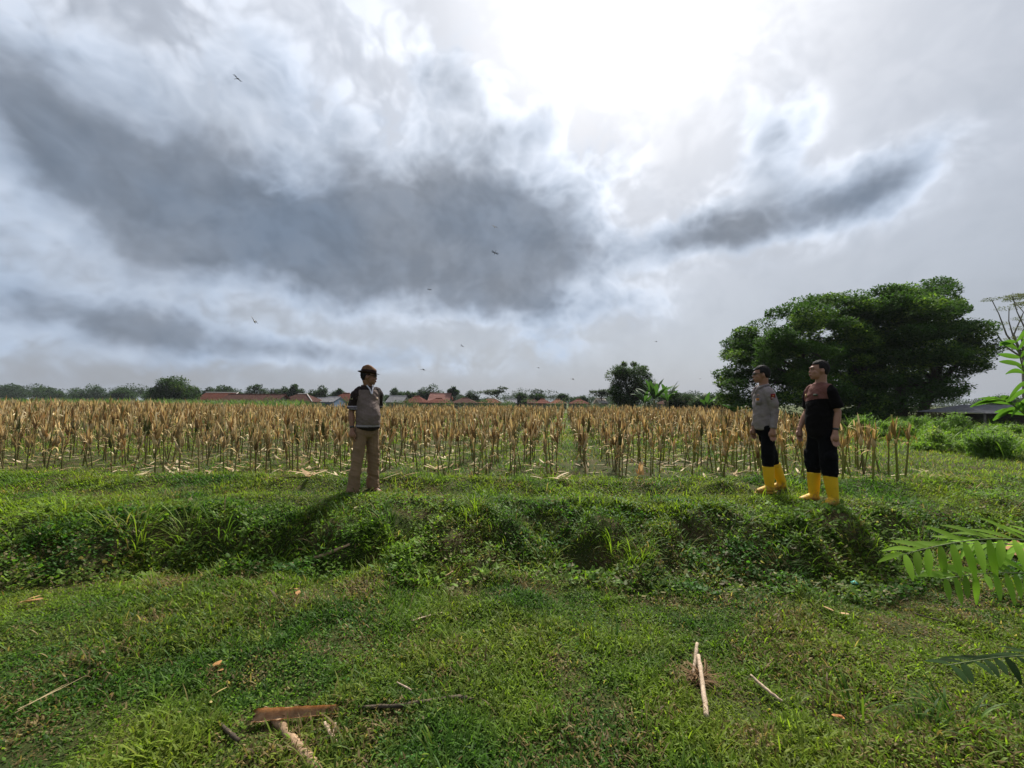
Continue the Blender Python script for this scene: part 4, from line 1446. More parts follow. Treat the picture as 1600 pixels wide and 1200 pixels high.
# the rest of the wood on the skyline reads as one mass
rg = np.random.default_rng(77)
C_, Rr = [], []
for k in range(620):
    px = rg.uniform(-150, 1750)
    if 1150 < px < 1540 and rg.random() < .6: continue
    dist = rg.uniform(150, 320)
    top = 2.4 + 4.4 * vnoise(px, 0, .013, 4) * (1 + .5 * (dist > 230)) * (1.0 if px < 900 else .8)
    if px < 330: top *= 1.0
    r_ = rg.uniform(1.6, 4.0)
    C_.append(((px - 800) / F_PX * dist, dist, max(.4, top * rg.uniform(.45, 1.0)))); Rr.append((r_ * 1.3, r_ * 1.2, r_ * .55))
v, f, s_, c_ = clump_leaves(rg, np.array(C_), np.array(Rr), 330, .62, (.016, .034, .016), (.030, .052, .022))
tag(link('distant_wood', np_mesh('distant_wood', v, f, s_, c_), M_CROWN), 'low dark line of distant woodland along the horizon behind the village', 'wood', kind='stuff')
# green crop beyond the maize on the left
nn = 26000
x = rg.uniform(-95, -16, nn); y = rg.uniform(44, 75, nn)
kp = x / y < -.5
x, y = x[kp], y[kp]; nn = len(x)
v, f, s_, c_ = blades(np.stack([x, y, np.full(nn, .1) + hgt(x, y)], 1), rg.random(nn) * 6.283, rg.uniform(1.0, 1.9, nn), rg.uniform(.08, .16, nn), .1 + .5 * rg.random(nn), .4 + rg.random(nn), blend((.06, .11, .03), (.11, .16, .045), rg.random(nn)), 2)
tag(link('green_crop', np_mesh('green_crop', v, f, s_, c_), M_LEAF), 'strip of tall green crop beyond the maize on the left', 'crop', kind='stuff')


# ------------------------------------------------------------------ banana plants
def banana(px, py_base, dist, n_leaf, Ll, seed, label, height=1.6):
    rg = np.random.default_rng(seed)
    p = at_depth(px, py_base, dist)
    bz = hz(p.x, dist)
    o = empty('banana_plant', (p.x, dist, bz)); tag(o, label, 'banana plant', 'banana plants by the village')
    bm = bmesh.new()
    limb(bm, [((0, 0, -.1), .17), ((0, 0, height * .5), .13), ((.03, 0, height), .09)], 10)
    bm_obj('stem', bm, simple_mat('banana_stem', (.10, .11, .04), (.16, .14, .06), 6, .7), o)
    for k in range(n_leaf):
        a = 2 * math.pi * k / n_leaf + rg.normal(0, .25)
        tl = rg.uniform(.12, .75); cu = rg.uniform(.5, 1.5)
        nseg = 12
        L = Ll * rg.uniform(.75, 1.1); wd = .22 * rg.uniform(.8, 1.2)
        dirh = np.array((math.cos(a), math.sin(a), 0)); side_ = np.array((-math.sin(a), math.cos(a), 0))
        q = np.array((0, 0, height - .05)); V, F_, S_ = [], [], []
        for i in range(nseg + 1):
            t = i / nseg
            w = wd * max(.03, math.sin(math.pi * min(1, max(0, (t - .12) / .9))) ** .6)
            if i > 2 and rg.random() < .3: w *= rg.uniform(.55, .9)      # wind-torn edges
            V += [q - side_ * w - np.array((0, 0, w * .35)), q, q + side_ * w - np.array((0, 0, w * .35))]
            an = tl + cu * t ** 1.5
            q = q + (dirh * math.sin(an) + np.array((0, 0, math.cos(an)))) * (L / nseg)
            if i < nseg:
                b = i * 3
                F_ += [b, b + 1, b + 4, b + 3, b + 1, b + 2, b + 5, b + 4]; S_ += [4, 4]
        c_ = np.tile(np.array((.035, .080, .020)) * rg.uniform(.7, 1.4), (len(V), 1))
        link('leaf', np_mesh('leaf', np.array(V), np.array(F_), np.array(S_), c_), M_LEAF, o)


banana(1022, 640, 36, 13, 2.3, 1, 'large banana plant with many upright leaves beside the airy tree', 1.6)
banana(1043, 641, 38, 12, 2.1, 2, 'banana plant leaning right of the largest banana clump', 1.5)
banana(1007, 640, 37, 10, 1.8, 3, 'banana plant half hidden by the airy tree', 1.3)
banana(1103, 642, 33, 7, 1.5, 4, 'small lone banana plant left of the shade tree', 1.1)
banana(1150, 645, 24, 6, 1.1, 5, 'low banana plant under the edge of the shade tree', .8)

# ------------------------------------------------------------------ houses
def tile_mat(name, a, b):
    m, n, out = material(name)
    tcx = n.new('ShaderNodeTexCoord').outputs['Object']
    w = n.new('ShaderNodeTexWave', wave_type='BANDS', bands_direction='X')
    n.put(w.inputs['Vector'], tcx); w.inputs['Scale'].default_value = 2.2; w.inputs['Distortion'].default_value = .4
    f = n.noise(tcx, 1.6, 6, .65)
    c = n.mix(n.rng(f, .3, .7, 0, 1), a, b)
    c = n.mix(n.rng(n.noise(tcx, 9, 3, .6), .55, .75, 0, .6), c, tuple(v * .5 for v in a))
    principled(n, out, c, .85, .1, w.outputs[0], .04)
    return m


M_TRED = tile_mat('tiles_red', (.24, .078, .050), (.15, .060, .042)); M_TDARK = tile_mat('tiles_dark', (.105, .050, .040), (.16, .075, .055))
M_TOR = tile_mat('tiles_orange', (.32, .125, .07), (.21, .085, .055)); M_TPINK = tile_mat('tiles_pink', (.46, .24, .20), (.36, .18, .15)); M_TIN = tile_mat('tin_grey', (.34, .34, .36), (.22, .22, .24))
M_WALL = simple_mat('plaster', (.26, .22, .185), (.13, .11, .09), 1.5, .9, .1, .01); M_WALLB = simple_mat('plaster_blue', (.16, .22, .32), (.12, .16, .24), 1.5, .9, .1, .01)
M_TRIM = simple_mat('ridge_white', (.6, .56, .52), (.4, .36, .32), 4, .8, .1, .01); M_DARKW = simple_mat('dark_opening', (.015, .014, .014), rough=.6, bump=0)


def house(x0, x1, ytop, yeave, dist, kind, roofm, label, wall=None, edge=False, depth=7.0, turn=0.0):
    c0, c1 = at_depth(x0, yeave, dist), at_depth(x1, yeave, dist)
    top = at_depth((x0 + x1) / 2, ytop, dist)
    w = c1.x - c0.x; cx = (c0.x + c1.x) / 2
    ez = max(1.5, (c0.z + c1.z) / 2 - dist * 2.0 / F_PX); rz = max(top.z, ez + .8)
    gz_ = hz(cx, dist + depth / 2)
    o = empty('house', (cx, dist + depth / 2, gz_), turn)
    tag(o, label, 'house', 'village houses')
    ez -= gz_; rz -= gz_
    bm = bmesh.new()
    box(bm, (0, 0, ez / 2 - .1), (w * .90, depth * .84, ez + .1))
    if kind == 'gable':        # triangular ends
        for s_ in (-1, 1):
            a = [bm.verts.new((s_ * w * .45, -depth * .42, ez - .06)), bm.verts.new((s_ * w * .45, depth * .42, ez - .06)), bm.verts.new((s_ * w * .45, 0, rz - .15))]
            b = [bm.verts.new(v.co - Vector((s_ * .12, 0, 0))) for v in a]
            bm.faces.new(a); bm.faces.new(b)
            for q in range(3): bm.faces.new((a[q], a[(q + 1) % 3], b[(q + 1) % 3], b[q]))
    bmesh.ops.recalc_face_normals(bm, faces=bm.faces)
    bm_obj('wall', bm, wall or M_WALL, o, smooth=False)
    bm = bmesh.new()
    hw, hd = w / 2, depth / 2
    inset = {'hip': min(hw * .75, hd), 'gable': 0.0}[kind]
    A = [bm.verts.new(p) for p in ((-hw, -hd, ez), (hw, -hd, ez), (hw, hd, ez), (-hw, hd, ez), (-hw + inset, 0, rz), (hw - inset, 0, rz))]
    for f in ((0, 1, 5, 4), (2, 3, 4, 5), (1, 2, 5), (3, 0, 4)): 
        if kind == 'gable' and len(f) == 3: continue
        bm.faces.new([A[q] for q in f])
    bmesh.ops.solidify(bm, geom=bm.faces[:], thickness=.12)
    rf = bm_obj('roof', bm, roofm, o, smooth=False)
    bm = bmesh.new()
    limb(bm, [((-hw + inset, 0, rz + .06), .09), ((0, 0, rz + .05), .09), ((hw - inset, 0, rz + .06), .09)], 8)
    if edge:
        s_ = 1
        limb(bm, [((s_ * hw * .99, -hd, ez + .08), .10), ((s_ * (hw - inset), 0, rz + .08), .10)], 8)
    bm_obj('ridge', bm, M_TRIM if edge else roofm, rf, smooth=False)
    nwin = max(1, int(w / 3.2))
    for q in range(nwin):
        x_ = -w * .40 + w * .8 * (q + .5) / nwin
        bm = bmesh.new(); box(bm, (x_, -depth * .42 - .02, ez * .5), (.9, .08, ez * .42))
        fr = bm_obj('window' if q % 3 != 1 else 'door', bm, M_TRIM, o, smooth=False)
        bm = bmesh.new(); box(bm, (x_, -depth * .42 - .07, ez * .5), (.74, .04, ez * .36))
        bm_obj('pane', bm, M_DARKW, fr, smooth=False)
    return o


HS = [
    (272, 300, 619.5, 626, 96, 'hip', M_TDARK, 'small brown-roofed house right behind the round dark tree', None, False),
    (303, 356, 613, 624, 92, 'gable', M_TRED, 'orange-red gabled house at the left end of the long roofs', None, True),
    (338, 432, 616, 625.5, 84, 'gable', M_TDARK, 'very long low house with a dark red tiled roof', None, False),
    (430, 488, 615, 627, 88, 'hip', M_TDARK, 'house with a large dark hipped roof, at the right end of the long roof', None, True),
    (484, 506, 621.5, 628, 94, 'gable', M_TIN, 'small grey-roofed shed right of the large dark hipped roof', None, False),
    (499, 520, 620, 629, 76, 'gable', M_TIN, 'small blue-walled shed in front of the red roof', M_WALLB, False),
    (508, 552, 614, 627, 82, 'hip', M_TRED, 'red-roofed house directly left of the man in the hat', None, False),
    (601, 629, 618.5, 627, 86, 'gable', M_TIN, 'grey tin-roofed house directly right of the man in the hat', None, False),
    (628, 662, 619, 629, 80, 'hip', M_TRED, 'red hipped house right of the grey tin roof', None, False),
    (667, 702, 614.5, 626, 92, 'gable', M_TPINK, 'tall pink-roofed gabled house', None, False),
    (661, 700, 623.5, 630, 76, 'hip', M_TRED, 'low red-roofed house before the pink gable', None, False),
    (702, 744, 622, 630, 80, 'hip', M_TDARK, 'brown hipped house right of the pink gable', None, False),
    (746, 786, 622.5, 631, 78, 'hip', M_TOR, 'bright orange hipped house under the umbrella tree', None, True),
    (788, 808, 625, 631, 84, 'gable', M_TIN, 'small grey house right of the bright orange roof', None, False),
    (824, 838, 627, 632, 90, 'gable', M_TDARK, 'smallest brown-roofed house, left of the red hipped pair', None, False),
    (837, 863, 624, 632, 80, 'hip', M_TRED, 'left house of the red hipped pair', None, False),
    (862, 887, 625, 633, 82, 'hip', M_TOR, 'right house of the red hipped pair', None, False),
    (895, 923, 624, 634, 76, 'hip', M_TRED, 'red-brown pyramid-roofed house, the last before the airy tree', None, False),
    (936, 951, 622.5, 628, 88, 'gable', M_TRIM, 'tiny white house between the trees left of the airy tree', None, False),
    (1045, 1075, 629, 637, 62, 'hip', M_TDARK, 'brown-roofed house behind the banana plants', None, False),
    (1072, 1096, 626, 636, 66, 'gable', M_TRED, 'dark red gabled house right of the big banana plants', None, False),
]
for h in HS: house(*h)

rg = np.random.default_rng(15)
cs, rs = [], []
for k in range(95):
    px = rg.uniform(255, 1120); dd = rg.uniform(60, 74)
    if rg.random() < .35: continue
    hh = rg.uniform(.7, 1.5)
    cs.append(((px - 800) / F_PX * dd, dd, hh)); rs.append((rg.uniform(.7, 1.6), 1.0, hh * .6))
v, f, s_, c_ = clump_leaves(rg, np.array(cs), np.array(rs), 130, .28, (.035, .065, .02), (.07, .11, .035))
tag(link('village_scrub', np_mesh('village_scrub', v, f, s_, c_), M_CROWN), 'low green scrub between the maize and the village houses', 'scrub', kind='stuff')

# low grey-roofed hut among the weeds at the right
hp = at_depth(1580, 655, 19)
o = empty('hut', (hp.x + .6, 20.5, hz(hp.x, 20))); tag(o, 'low open hut with a grey sheet roof among the weeds at the right edge', 'hut')
bm = bmesh.new()
vs = [bm.verts.new(p) for p in ((-2.0, -1.7, .95), (3.0, -1.7, .95), (3.0, 1.6, .95), (-2.0, 1.6, .95), (-1.3, -.1, 1.34), (3.0, -.1, 1.34))]
for f in ((0, 1, 5, 4), (2, 3, 4, 5), (3, 0, 4)): bm.faces.new([vs[q] for q in f])
bmesh.ops.solidify(bm, geom=bm.faces[:], thickness=.06)
bm_obj('roof', bm, M_TIN, o, smooth=False)
bm = bmesh.new(); box(bm, (.9, .3, .42), (3.4, 2.0, .94))
bm_obj('wall', bm, simple_mat('hut_boards', (.05, .04, .035), (.09, .07, .055), 5, .9), o, smooth=False)
for a, b in ((-1.7, -1.4), (-1.7, 1.3), (.8, -1.4), (2.8, -1.4)):
    bm = bmesh.new(); limb(bm, [((a, b, -.1), .05), ((a, b, .97), .045)], 8)
    bm_obj('post', bm, M_BARKG, o)
# whitish low wall under the big trees
wp = at_depth(1352, 645, 34)
bm = bmesh.new(); box(bm, (0, 0, .45), (2.2, .25, 1.1)); box(bm, (0, 0, 1.03), (2.3, .34, .08))
tag(bm_obj('garden_wall', bm, M_TRIM, None, (wp.x, 34, hz(wp.x, 34)), smooth=False), 'short whitish wall showing under the dark shade trees', 'wall')


# ------------------------------------------------------------------ weeds, bushes
def weed_bush(name, label, spots_, dist_leaf, cols, cat, seed, group=None, kind=None, n_per=420, nb=60):
    rg = np.random.default_rng(seed)
    out = []
    cs, rs = [], []
    for x_, y_, r_, h_ in spots_:
        z_ = hz(x_, y_)
        for q in range(5):
            a = rg.random() * 6.283; rr = r_ * .6 * rg.random()
            cs.append((x_ + rr * math.cos(a), y_ + rr * math.sin(a), z_ + h_ * rg.uniform(.25, .75))); rs.append((r_ * .55, r_ * .55, h_ * .34))
        xx = x_ + rg.normal(0, r_ * .5, nb); yy = y_ + rg.normal(0, r_ * .5, nb)
        out.append(blades(np.stack([xx, yy, hgt(xx, yy)], 1), rg.random(nb) * 6.283, h_ * rg.uniform(.6, 1.25, nb), rg.uniform(.010, .022, nb), .03 + .35 * rg.random(nb), .4 + 1.3 * rg.random(nb), blend(cols[0], cols[1], rg.random(nb)), 5))
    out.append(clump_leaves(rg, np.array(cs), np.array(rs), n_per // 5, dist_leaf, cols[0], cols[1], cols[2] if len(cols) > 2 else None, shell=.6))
    v, f, s_, c_ = join(out)
    return tag(link(name, np_mesh(name, v, f, s_, c_), M_LEAF), label, cat, group, kind)


rg = np.random.default_rng(9)
WS = []
for k in range(120):
    y_ = rg.uniform(9.0, 24)
    lo = 1.06 if y_ < 11 else (.99 if y_ < 16 else .87)
    x_ = y_ * rg.uniform(lo, 1.5)
    if y_ < 9.9 + 1.5 * max(0, 1.15 - x_ / y_) * 4: continue
    WS.append((x_, y_, rg.uniform(.3, .6), rg.uniform(.22, .62) * (.8 + y_ / 40)))
weed_bush('tall_weeds', 'tangle of tall light green weeds covering the ground on the right', WS, .075, ((.10, .19, .025), (.17, .27, .04), (.22, .27, .06)), 'weeds', 3, kind='stuff', n_per=700, nb=90)
for k, (px, dd, r_, h_, lab) in enumerate([(1352, 15.5, .42, 1.05, 'bright green bush just right of the man in the T-shirt'), (1492, 13.5, .5, 1.05, 'leafy light green bush left of the hut'), (1555, 10.2, .45, .75, 'grassy light green bush at the front of the weeds'),
                                           (1445, 17, .5, .9, 'low green bush in the weeds below the tallest tree')]):
    x_ = (px - 800) / F_PX * dd
    weed_bush('bush', lab, [(x_, dd, r_, h_), (x_ + r_ * .6, dd + .3, r_ * .8, h_ * .8), (x_ - r_ * .6, dd + .2, r_ * .8, h_ * .85)], .07, ((.08, .16, .022), (.14, .24, .035)), 'bush', 20 + k, 'light green bushes in the weeds', n_per=1100, nb=60)
# dead brown bush and low scrub under the big trees
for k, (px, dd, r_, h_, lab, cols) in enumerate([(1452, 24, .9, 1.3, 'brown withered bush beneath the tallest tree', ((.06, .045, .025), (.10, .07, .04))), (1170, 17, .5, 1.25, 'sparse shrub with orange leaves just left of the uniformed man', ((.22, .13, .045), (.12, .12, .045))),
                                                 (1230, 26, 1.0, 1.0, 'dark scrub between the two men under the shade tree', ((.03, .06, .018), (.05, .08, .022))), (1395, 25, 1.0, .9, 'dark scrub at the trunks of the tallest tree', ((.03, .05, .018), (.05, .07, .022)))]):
    x_ = (px - 800) / F_PX * dd
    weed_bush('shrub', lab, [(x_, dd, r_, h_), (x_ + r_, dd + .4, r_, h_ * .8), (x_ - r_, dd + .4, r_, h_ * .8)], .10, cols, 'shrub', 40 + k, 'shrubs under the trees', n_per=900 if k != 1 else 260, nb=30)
x_ = (1172 - 800) / F_PX * 17


# ------------------------------------------------------------------ young tree just outside the right edge: its leaves reach in
sx, sy = 2.45, 1.62
o = empty('sapling', (sx, sy, hz(sx, sy))); tag(o, 'feathery-leaved sapling reaching in from the right edge of the lawn', 'sapling')
bm = bmesh.new()
limb(bm, [((0, 0, -.1), .022), ((.02, .0, .6), .018), ((-.01, .03, 1.2), .014), ((.0, .04, 1.9), .008)], 10)
bm_obj('trunk', bm, M_BARKG, o)


M_FROND = leaf_mat('frond_leaf', .62, .75, .12)


def frond(parent, a, b, sag, nl_, Ll, Lw, col, seed, start=.25, face=0.0, fv=None):
    rg = np.random.default_rng(seed)
    off = Vector((sx, sy, hz(sx, sy)))
    a = Vector(a) - off; b = Vector(b) - off
    pts = []
    for i in range(13):
        t = i / 12
        pts.append(a.lerp(b, t) + Vector((0, 0, sag * math.sin(math.pi * t))))
    bm = bmesh.new()
    limb(bm, [(p, .0042 * (1 - .7 * i / 12)) for i, p in enumerate(pts)], 6)
    st = bm_obj('frond', bm, simple_mat('frond_stem', (.10, .13, .04), rough=.6, bump=0), parent)
    V, F_, S_, C_ = [], [], [], []
    for k in range(nl_):
        t = start + (1 - start) * (k + .5) / nl_
        i = min(11, int(t * 12)); u = t * 12 - i
        p = pts[i].lerp(pts[i + 1], u); d = (pts[i + 1] - pts[i]).normalized()
        sd_ = d.cross(Vector(fv) if fv else Vector((math.sin(face), 0, math.cos(face)))).normalized()
        for s_ in (1, -1):
            L = Ll * (.75 + .4 * math.sin(math.pi * min(1, t * .95))) * rg.uniform(.85, 1.1)
            dr = (sd_ * s_ * .85 + d * rg.uniform(.35, .75) + Vector((0, 0, rg.normal(-.12, .22)))).normalized()
            wdir = dr.cross(sd_.cross(d)).normalized()
            base_i = len(V)
            ns = 6; droop = rg.uniform(.02, .40); kink = rg.normal(0, .12)
            for q in range(ns + 1):
                tt = q / ns
                w = Lw * .5 * math.sin(math.pi * (.06 + .9 * tt)) ** .75
                c0 = p + dr * (L * tt) + Vector((0, 0, -L * droop * tt * tt)) + sd_.cross(dr) * (L * kink * tt * tt)
                n3 = sd_.cross(d).normalized()
                V += [tuple(c0 - wdir * w + n3 * w * .18), tuple(c0), tuple(c0 + wdir * w + n3 * w * .18)]
                if q < ns:
                    bb = base_i + q * 3
                    F_ += [bb, bb + 1, bb + 4, bb + 3, bb + 1, bb + 2, bb + 5, bb + 4]; S_ += [4, 4]
            cc = np.array(col) * rg.uniform(.65, 1.3)
            C_ += [cc] * (3 * (ns + 1))
    link('leaflets', np_mesh('leaflets', np.array(V), np.array(F_), np.array(S_), np.array(C_)), M_FROND, st)


T_ = lambda z: (sx, sy, z)
tw = at_depth(1622, 668, 1.75)
off = Vector((sx, sy, hz(sx, sy)))
bm = bmesh.new(); limb(bm, [(Vector(T_(1.35)) - off, .008), ((Vector(T_(1.42)) + tw) / 2 - off, .006), (tw - off, .005)], 7)
bm_obj('branch', bm, M_BARKG, o)
frond(o, tw, at_depth(1586, 528, 1.72), .0, 10, .135, .021, (.09, .19, .03), 1, .12, fv=(.25, -1, .1))
frond(o, tw, at_depth(1636, 520, 1.85), .0, 10, .13, .021, (.09, .19, .03), 2, .12, fv=(.2, -1, .2))
frond(o, tw, at_depth(1548, 622, 1.80), .03, 8, .085, .024, (.06, .13, .022), 7, .2, .4)
frond(o, T_(1.85), (sx + .45, sy + .15, 2.15), .06, 11, .11, .024, (.12, .24, .03), 11, .2, .3)
frond(o, T_(1.75), (sx + .30, sy - .35, 1.95), .06, 11, .11, .024, (.12, .24, .03), 12, .2, .3)
frond(o, T_(1.3), (sx + .50, sy + .1, 1.35), .08, 11, .10, .024, (.12, .24, .03), 13, .2, .3)
frond(o, T_(.95), at_depth(1405, 868, 1.75), .10, 15, .12, .027, (.22, .38, .04), 3, .22, fv=(.1, -.55, 1))
frond(o, T_(.80), at_depth(1470, 905, 1.65), .08, 15, .095, .022, (.18, .32, .04), 4, .25, fv=(-.1, -.8, 1))
frond(o, T_(.90), at_depth(1500, 850, 1.95), .06, 13, .11, .025, (.20, .36, .04), 5, .3, fv=(.2, -.3, 1))
frond(o, T_(.55), at_depth(1478, 1040, 1.45), .06, 14, .085, .024, (.03, .065, .018), 6, .3, .0)  # lowest frond: shade put into the leaflet colour, darker than its siblings

# ------------------------------------------------------------------ sticks, husks and scraps on the lawn
def wood_mat(name, a, b, sc=30):
    m, n, out = material(name)
    tcx = n.new('ShaderNodeTexCoord').outputs['Object']
    st = n.v('MULTIPLY', tcx, (1, 1, 1))
    f = n.noise(st, sc, 6, .7, dist=1.2); g = n.noise(st, sc * .25, 4, .6)
    c = n.mix(n.rng(f, .35, .65, 0, 1), a, b)
    c = n.mix(n.rng(g, .5, .7, 0, .7), c, tuple(v * .35 for v in a))
    principled(n, out, c, .85, .12, f, .006)
    return m


M_W1 = wood_mat('bark_orange', (.62, .42, .25), (.38, .22, .11)); M_W2 = wood_mat('bark_pale', (.44, .31, .19), (.25, .15, .09)); M_W3 = wood_mat('wood_white', (.58, .47, .35), (.36, .24, .16), 60); M_W4 = wood_mat('wood_dark', (.060, .048, .036), (.13, .10, .07))


def gp(px, py, lift=0.0):
    p = on_ground(px, py)
    return Vector((p.x, p.y, hz(p.x, p.y) + lift))


def stick(name, label, pts, mat, cat='stick', group=None, lift=.02, seg=10, jit=.12, branches=()):
    """pts: (photo px, py, radius m, extra lift)"""
    rg = np.random.default_rng(int(pts[0][0]))
    w = [(gp(p[0], p[1], lift + (p[3] if len(p) > 3 else 0)), p[2]) for p in pts]
    c0 = w[0][0].copy()
    def dense(w):
        out = []
        for (a, ra), (b, rb) in zip(w, w[1:]):
            for q in range(5):
                t = q / 5
                out.append((a.lerp(b, t) - c0 + Vector(rg.normal(0, ra * .12, 3)), (ra * (1 - t) + rb * t) * (1 + rg.normal(0, jit))))
        out.append((w[-1][0] - c0, w[-1][1]))
        return out
    bm = bmesh.new()
    limb(bm, dense(w), seg)
    for br in branches:
        limb(bm, dense([(gp(p[0], p[1], lift + (p[3] if len(p) > 3 else 0)), p[2]) for p in br]), seg)
    bmesh.ops.recalc_face_normals(bm, faces=bm.faces)
    return tag(bm_obj(name, bm, mat, None, tuple(c0)), label, cat, group)


stick('log', 'thick pale barked log lying under the split plank at the lower edge', [(413, 1112, .016), (440, 1140, .019), (462, 1170, .022), (497, 1216, .024)], M_W2, 'log', lift=.012)
# split, bark-covered half stem lying across the log
a, b = gp(394, 1137, .075), gp(527, 1124, .065)
d = (b - a); L = d.length; d.normalize()
bm = bmesh.new()
sd_ = Vector((0, 0, 1)).cross(d).normalized()
NSG = 16
prev = None
rg = np.random.default_rng(4)
rows = []
for i in range(NSG + 1):
    t = i / NSG
    r_ = .032 * (1 - .30 * t) * (1 + rg.normal(0, .015))
    c0 = a + d * (L * t) - a
    row = []
    for k in range(9):
        an = R(205 + 205 * k / 8)
        jag = rg.normal(0, .0022) if k in (0, 8) else 0
        row.append(bm.verts.new(c0 + sd_ * (r_ * math.cos(an)) + Vector((0, 0, 1)) * (r_ * .8 * math.sin(an) + jag) + d * (rg.normal(0, .012) if i in (0, NSG) else 0)))
    rows.append(row)
for ra, rb in zip(rows, rows[1:]):
    for k in range(8): bm.faces.new((ra[k], ra[k + 1], rb[k + 1], rb[k]))
bmesh.ops.solidify(bm, geom=bm.faces[:], thickness=.009)
bmesh.ops.recalc_face_normals(bm, faces=bm.faces)
tag(bm_obj('split_plank', bm, M_W1, None, tuple(a - Vector((0, 0, .02)))), 'split reddish-brown half stem lying across the pale log', 'plank')
stick('twig', 'short grey twig left of the split plank', [(338, 1131, .008), (352, 1148, .009), (372, 1166, .010)], M_W4, group='twigs on the lawn')
stick('twig', 'small whitish forked twig right of the pale log', [(506, 1143, .010, .01), (516, 1155, .010), (526, 1170, .009)], M_W3, group='twigs on the lawn', branches=[[(524, 1142, .008, .01), (520, 1158, .008)]])
stick('branch', 'dark half-buried branch running right from the split plank', [(560, 1114, .007), (620, 1112, .009), (670, 1105, .011), (718, 1098, .013), (740, 1104, .011)], M_W4, 'branch', lift=.026)
stick('stalk', 'pale dry stalk standing out of the brown root clump', [(1092, 1047, .014, .05), (1098, 1085, .012, .03), (1104, 1133, .014, .01)], M_W3, lift=.03)
stick('twig', 'short pale stick behind the upright pale stalk', [(1090, 1028, .009, .07), (1086, 1050, .010, .03), (1084, 1062, .010)], M_W3, group='twigs on the lawn')
stick('twig', 'thin speckled twig right of the brown root clump', [(1173, 1068, .007, .02), (1195, 1086, .008, .015), (1222, 1108, .007, .01)], M_W3, group='twigs on the lawn')
stick('stalk', 'long pale stalk lying at the foot of the bank', [(432, 890, .008), (470, 884, .012), (510, 871, .016), (546, 858, .012)], M_W2, lift=.03)
stick('twig', 'small brown twig on the bank below the tall grass', [(645, 978, .006), (668, 970, .006), (690, 965, .005)], M_W3, group='twigs on the lawn', lift=.03)
stick('twig', 'tiny orange twig at the foot of the bank', [(696, 908, .006, .02), (708, 900, .006, .02)], M_W1, group='twigs on the lawn', lift=.02)
stick('twig', 'short dark twig in the grass near the left brown patch', [(300, 958, .007), (335, 951, .008)], M_W4, group='twigs on the lawn', lift=.025)
stick('twig', 'thin brown twig in the middle of the lawn', [(620, 1078, .004, .02), (642, 1092, .004, .02)], M_W3, group='twigs on the lawn', lift=.02)
stick('twig', 'pale twig by the sapling leaves', [(1430, 967, .004, .02), (1478, 982, .005, .02)], M_W4, group='twigs on the lawn', lift=.02)

# brown root clump
rg = np.random.default_rng(31)
g = gp(1093, 1066)
nn = 120
v, f, s_, c_ = blades(np.stack([g.x + rg.normal(0, .035, nn), g.y + rg.normal(0, .03, nn), g.z + .01 + .03 * rg.random(nn)], 1) - np.array(g)[None], rg.random(nn) * 6.283, rg.uniform(.04, .13, nn), rg.uniform(.003, .008, nn), .5 + .9 * rg.random(nn), .3 + rg.random(nn), blend((.24, .15, .07), (.12, .07, .035), rg.random(nn)), 4)
tag(link('root_clump', np_mesh('root_clump', v, f, s_, c_), M_DRY, None, tuple(g)), 'brown matted root clump around the pale upright stalk', 'roots')


def husk(name, label, px, py, n_, L, W_, cols, seed, group='dry husks and leaves on the ground', spread=.06, cat='dry leaf', lift=.03, heading=None, tilt=(1.0, 1.5)):
    rg = np.random.default_rng(seed)
    g = gp(px, py)
    an = rg.random(n_) * 6.283 if heading is None else heading + rg.normal(0, .25, n_)
    x_ = rg.normal(0, spread, n_); y_ = rg.normal(0, spread * .7, n_)
    z_ = hgt(x_ + g.x, y_ + g.y) - g.z + lift * (.5 + rg.random(n_))
    v, f, s_, c_ = blades(np.stack([x_, y_, z_], 1), an, L * rg.uniform(.6, 1.2, n_), W_ * rg.uniform(.7, 1.3, n_), rg.uniform(*tilt, n_), rg.uniform(-.3, .5, n_), blend(cols[0], cols[1], rg.random(n_)), 6)
    return tag(link(name, np_mesh(name, v, f, s_, c_), M_DRY, None, tuple(g)), label, cat, group)


PS = ((.60, .48, .30), (.38, .25, .13))
husk('dry_husk', 'pile of dry husks on the track left of the man in the hat', 486, 745, 9, .24, .05, PS, 1, spread=.10)
husk('dry_husk', 'long pale husk lying just right of the hatted man', 612, 752, 3, .32, .04, PS, 2, spread=.05, heading=0.1)
husk('dry_husk', 'small pile of crumpled husks at the middle front of the field', 683, 735, 9, .2, .05, PS, 3, spread=.09)
husk('dry_husk', 'whitish husks on the verge in the middle of the field edge', 868, 750, 7, .26, .05, ((.68, .58, .42), (.45, .32, .18)), 4, spread=.12)
husk('dry_husk', 'upright crumpled husk at the foot of a maize plant', 1000, 745, 6, .22, .06, ((.62, .44, .22), (.45, .28, .12)), 5, spread=.03, tilt=(.1, .5))
husk('dry_husk', 'pale upright husk strip at the field edge', 916, 742, 3, .25, .03, ((.7, .62, .48), (.5, .4, .25)), 6, spread=.02, tilt=(.1, .5))
husk('straw_pile', 'scattered dry straw on the grass at the right', 1490, 748, 46, .15, .010, ((.5, .38, .18), (.3, .2, .1)), 7, spread=.26, cat='straw')
husk('dry_husk', 'small pale husk on the right-hand grass above the straw', 1452, 740, 3, .24, .04, PS, 8, spread=.06)
husk('dry_leaf', 'curled brown leaf behind the sapling leaves at the right edge', 1585, 880, 4, .26, .06, ((.50, .26, .12), (.24, .12, .06)), 9, spread=.05, heading=.3, lift=.08)
husk('dry_leaf', 'orange dry leaf near the left edge of the lawn', 28, 952, 3, .14, .03, ((.55, .34, .16), (.4, .22, .1)), 10, spread=.03, heading=.4)
husk('straw_pile', 'long pale straws crossing at the lower left edge', 26, 1125, 3, .26, .005, ((.52, .42, .24), (.40, .30, .16)), 11, spread=.03, heading=.8, cat='straw', tilt=(1.2, 1.45))
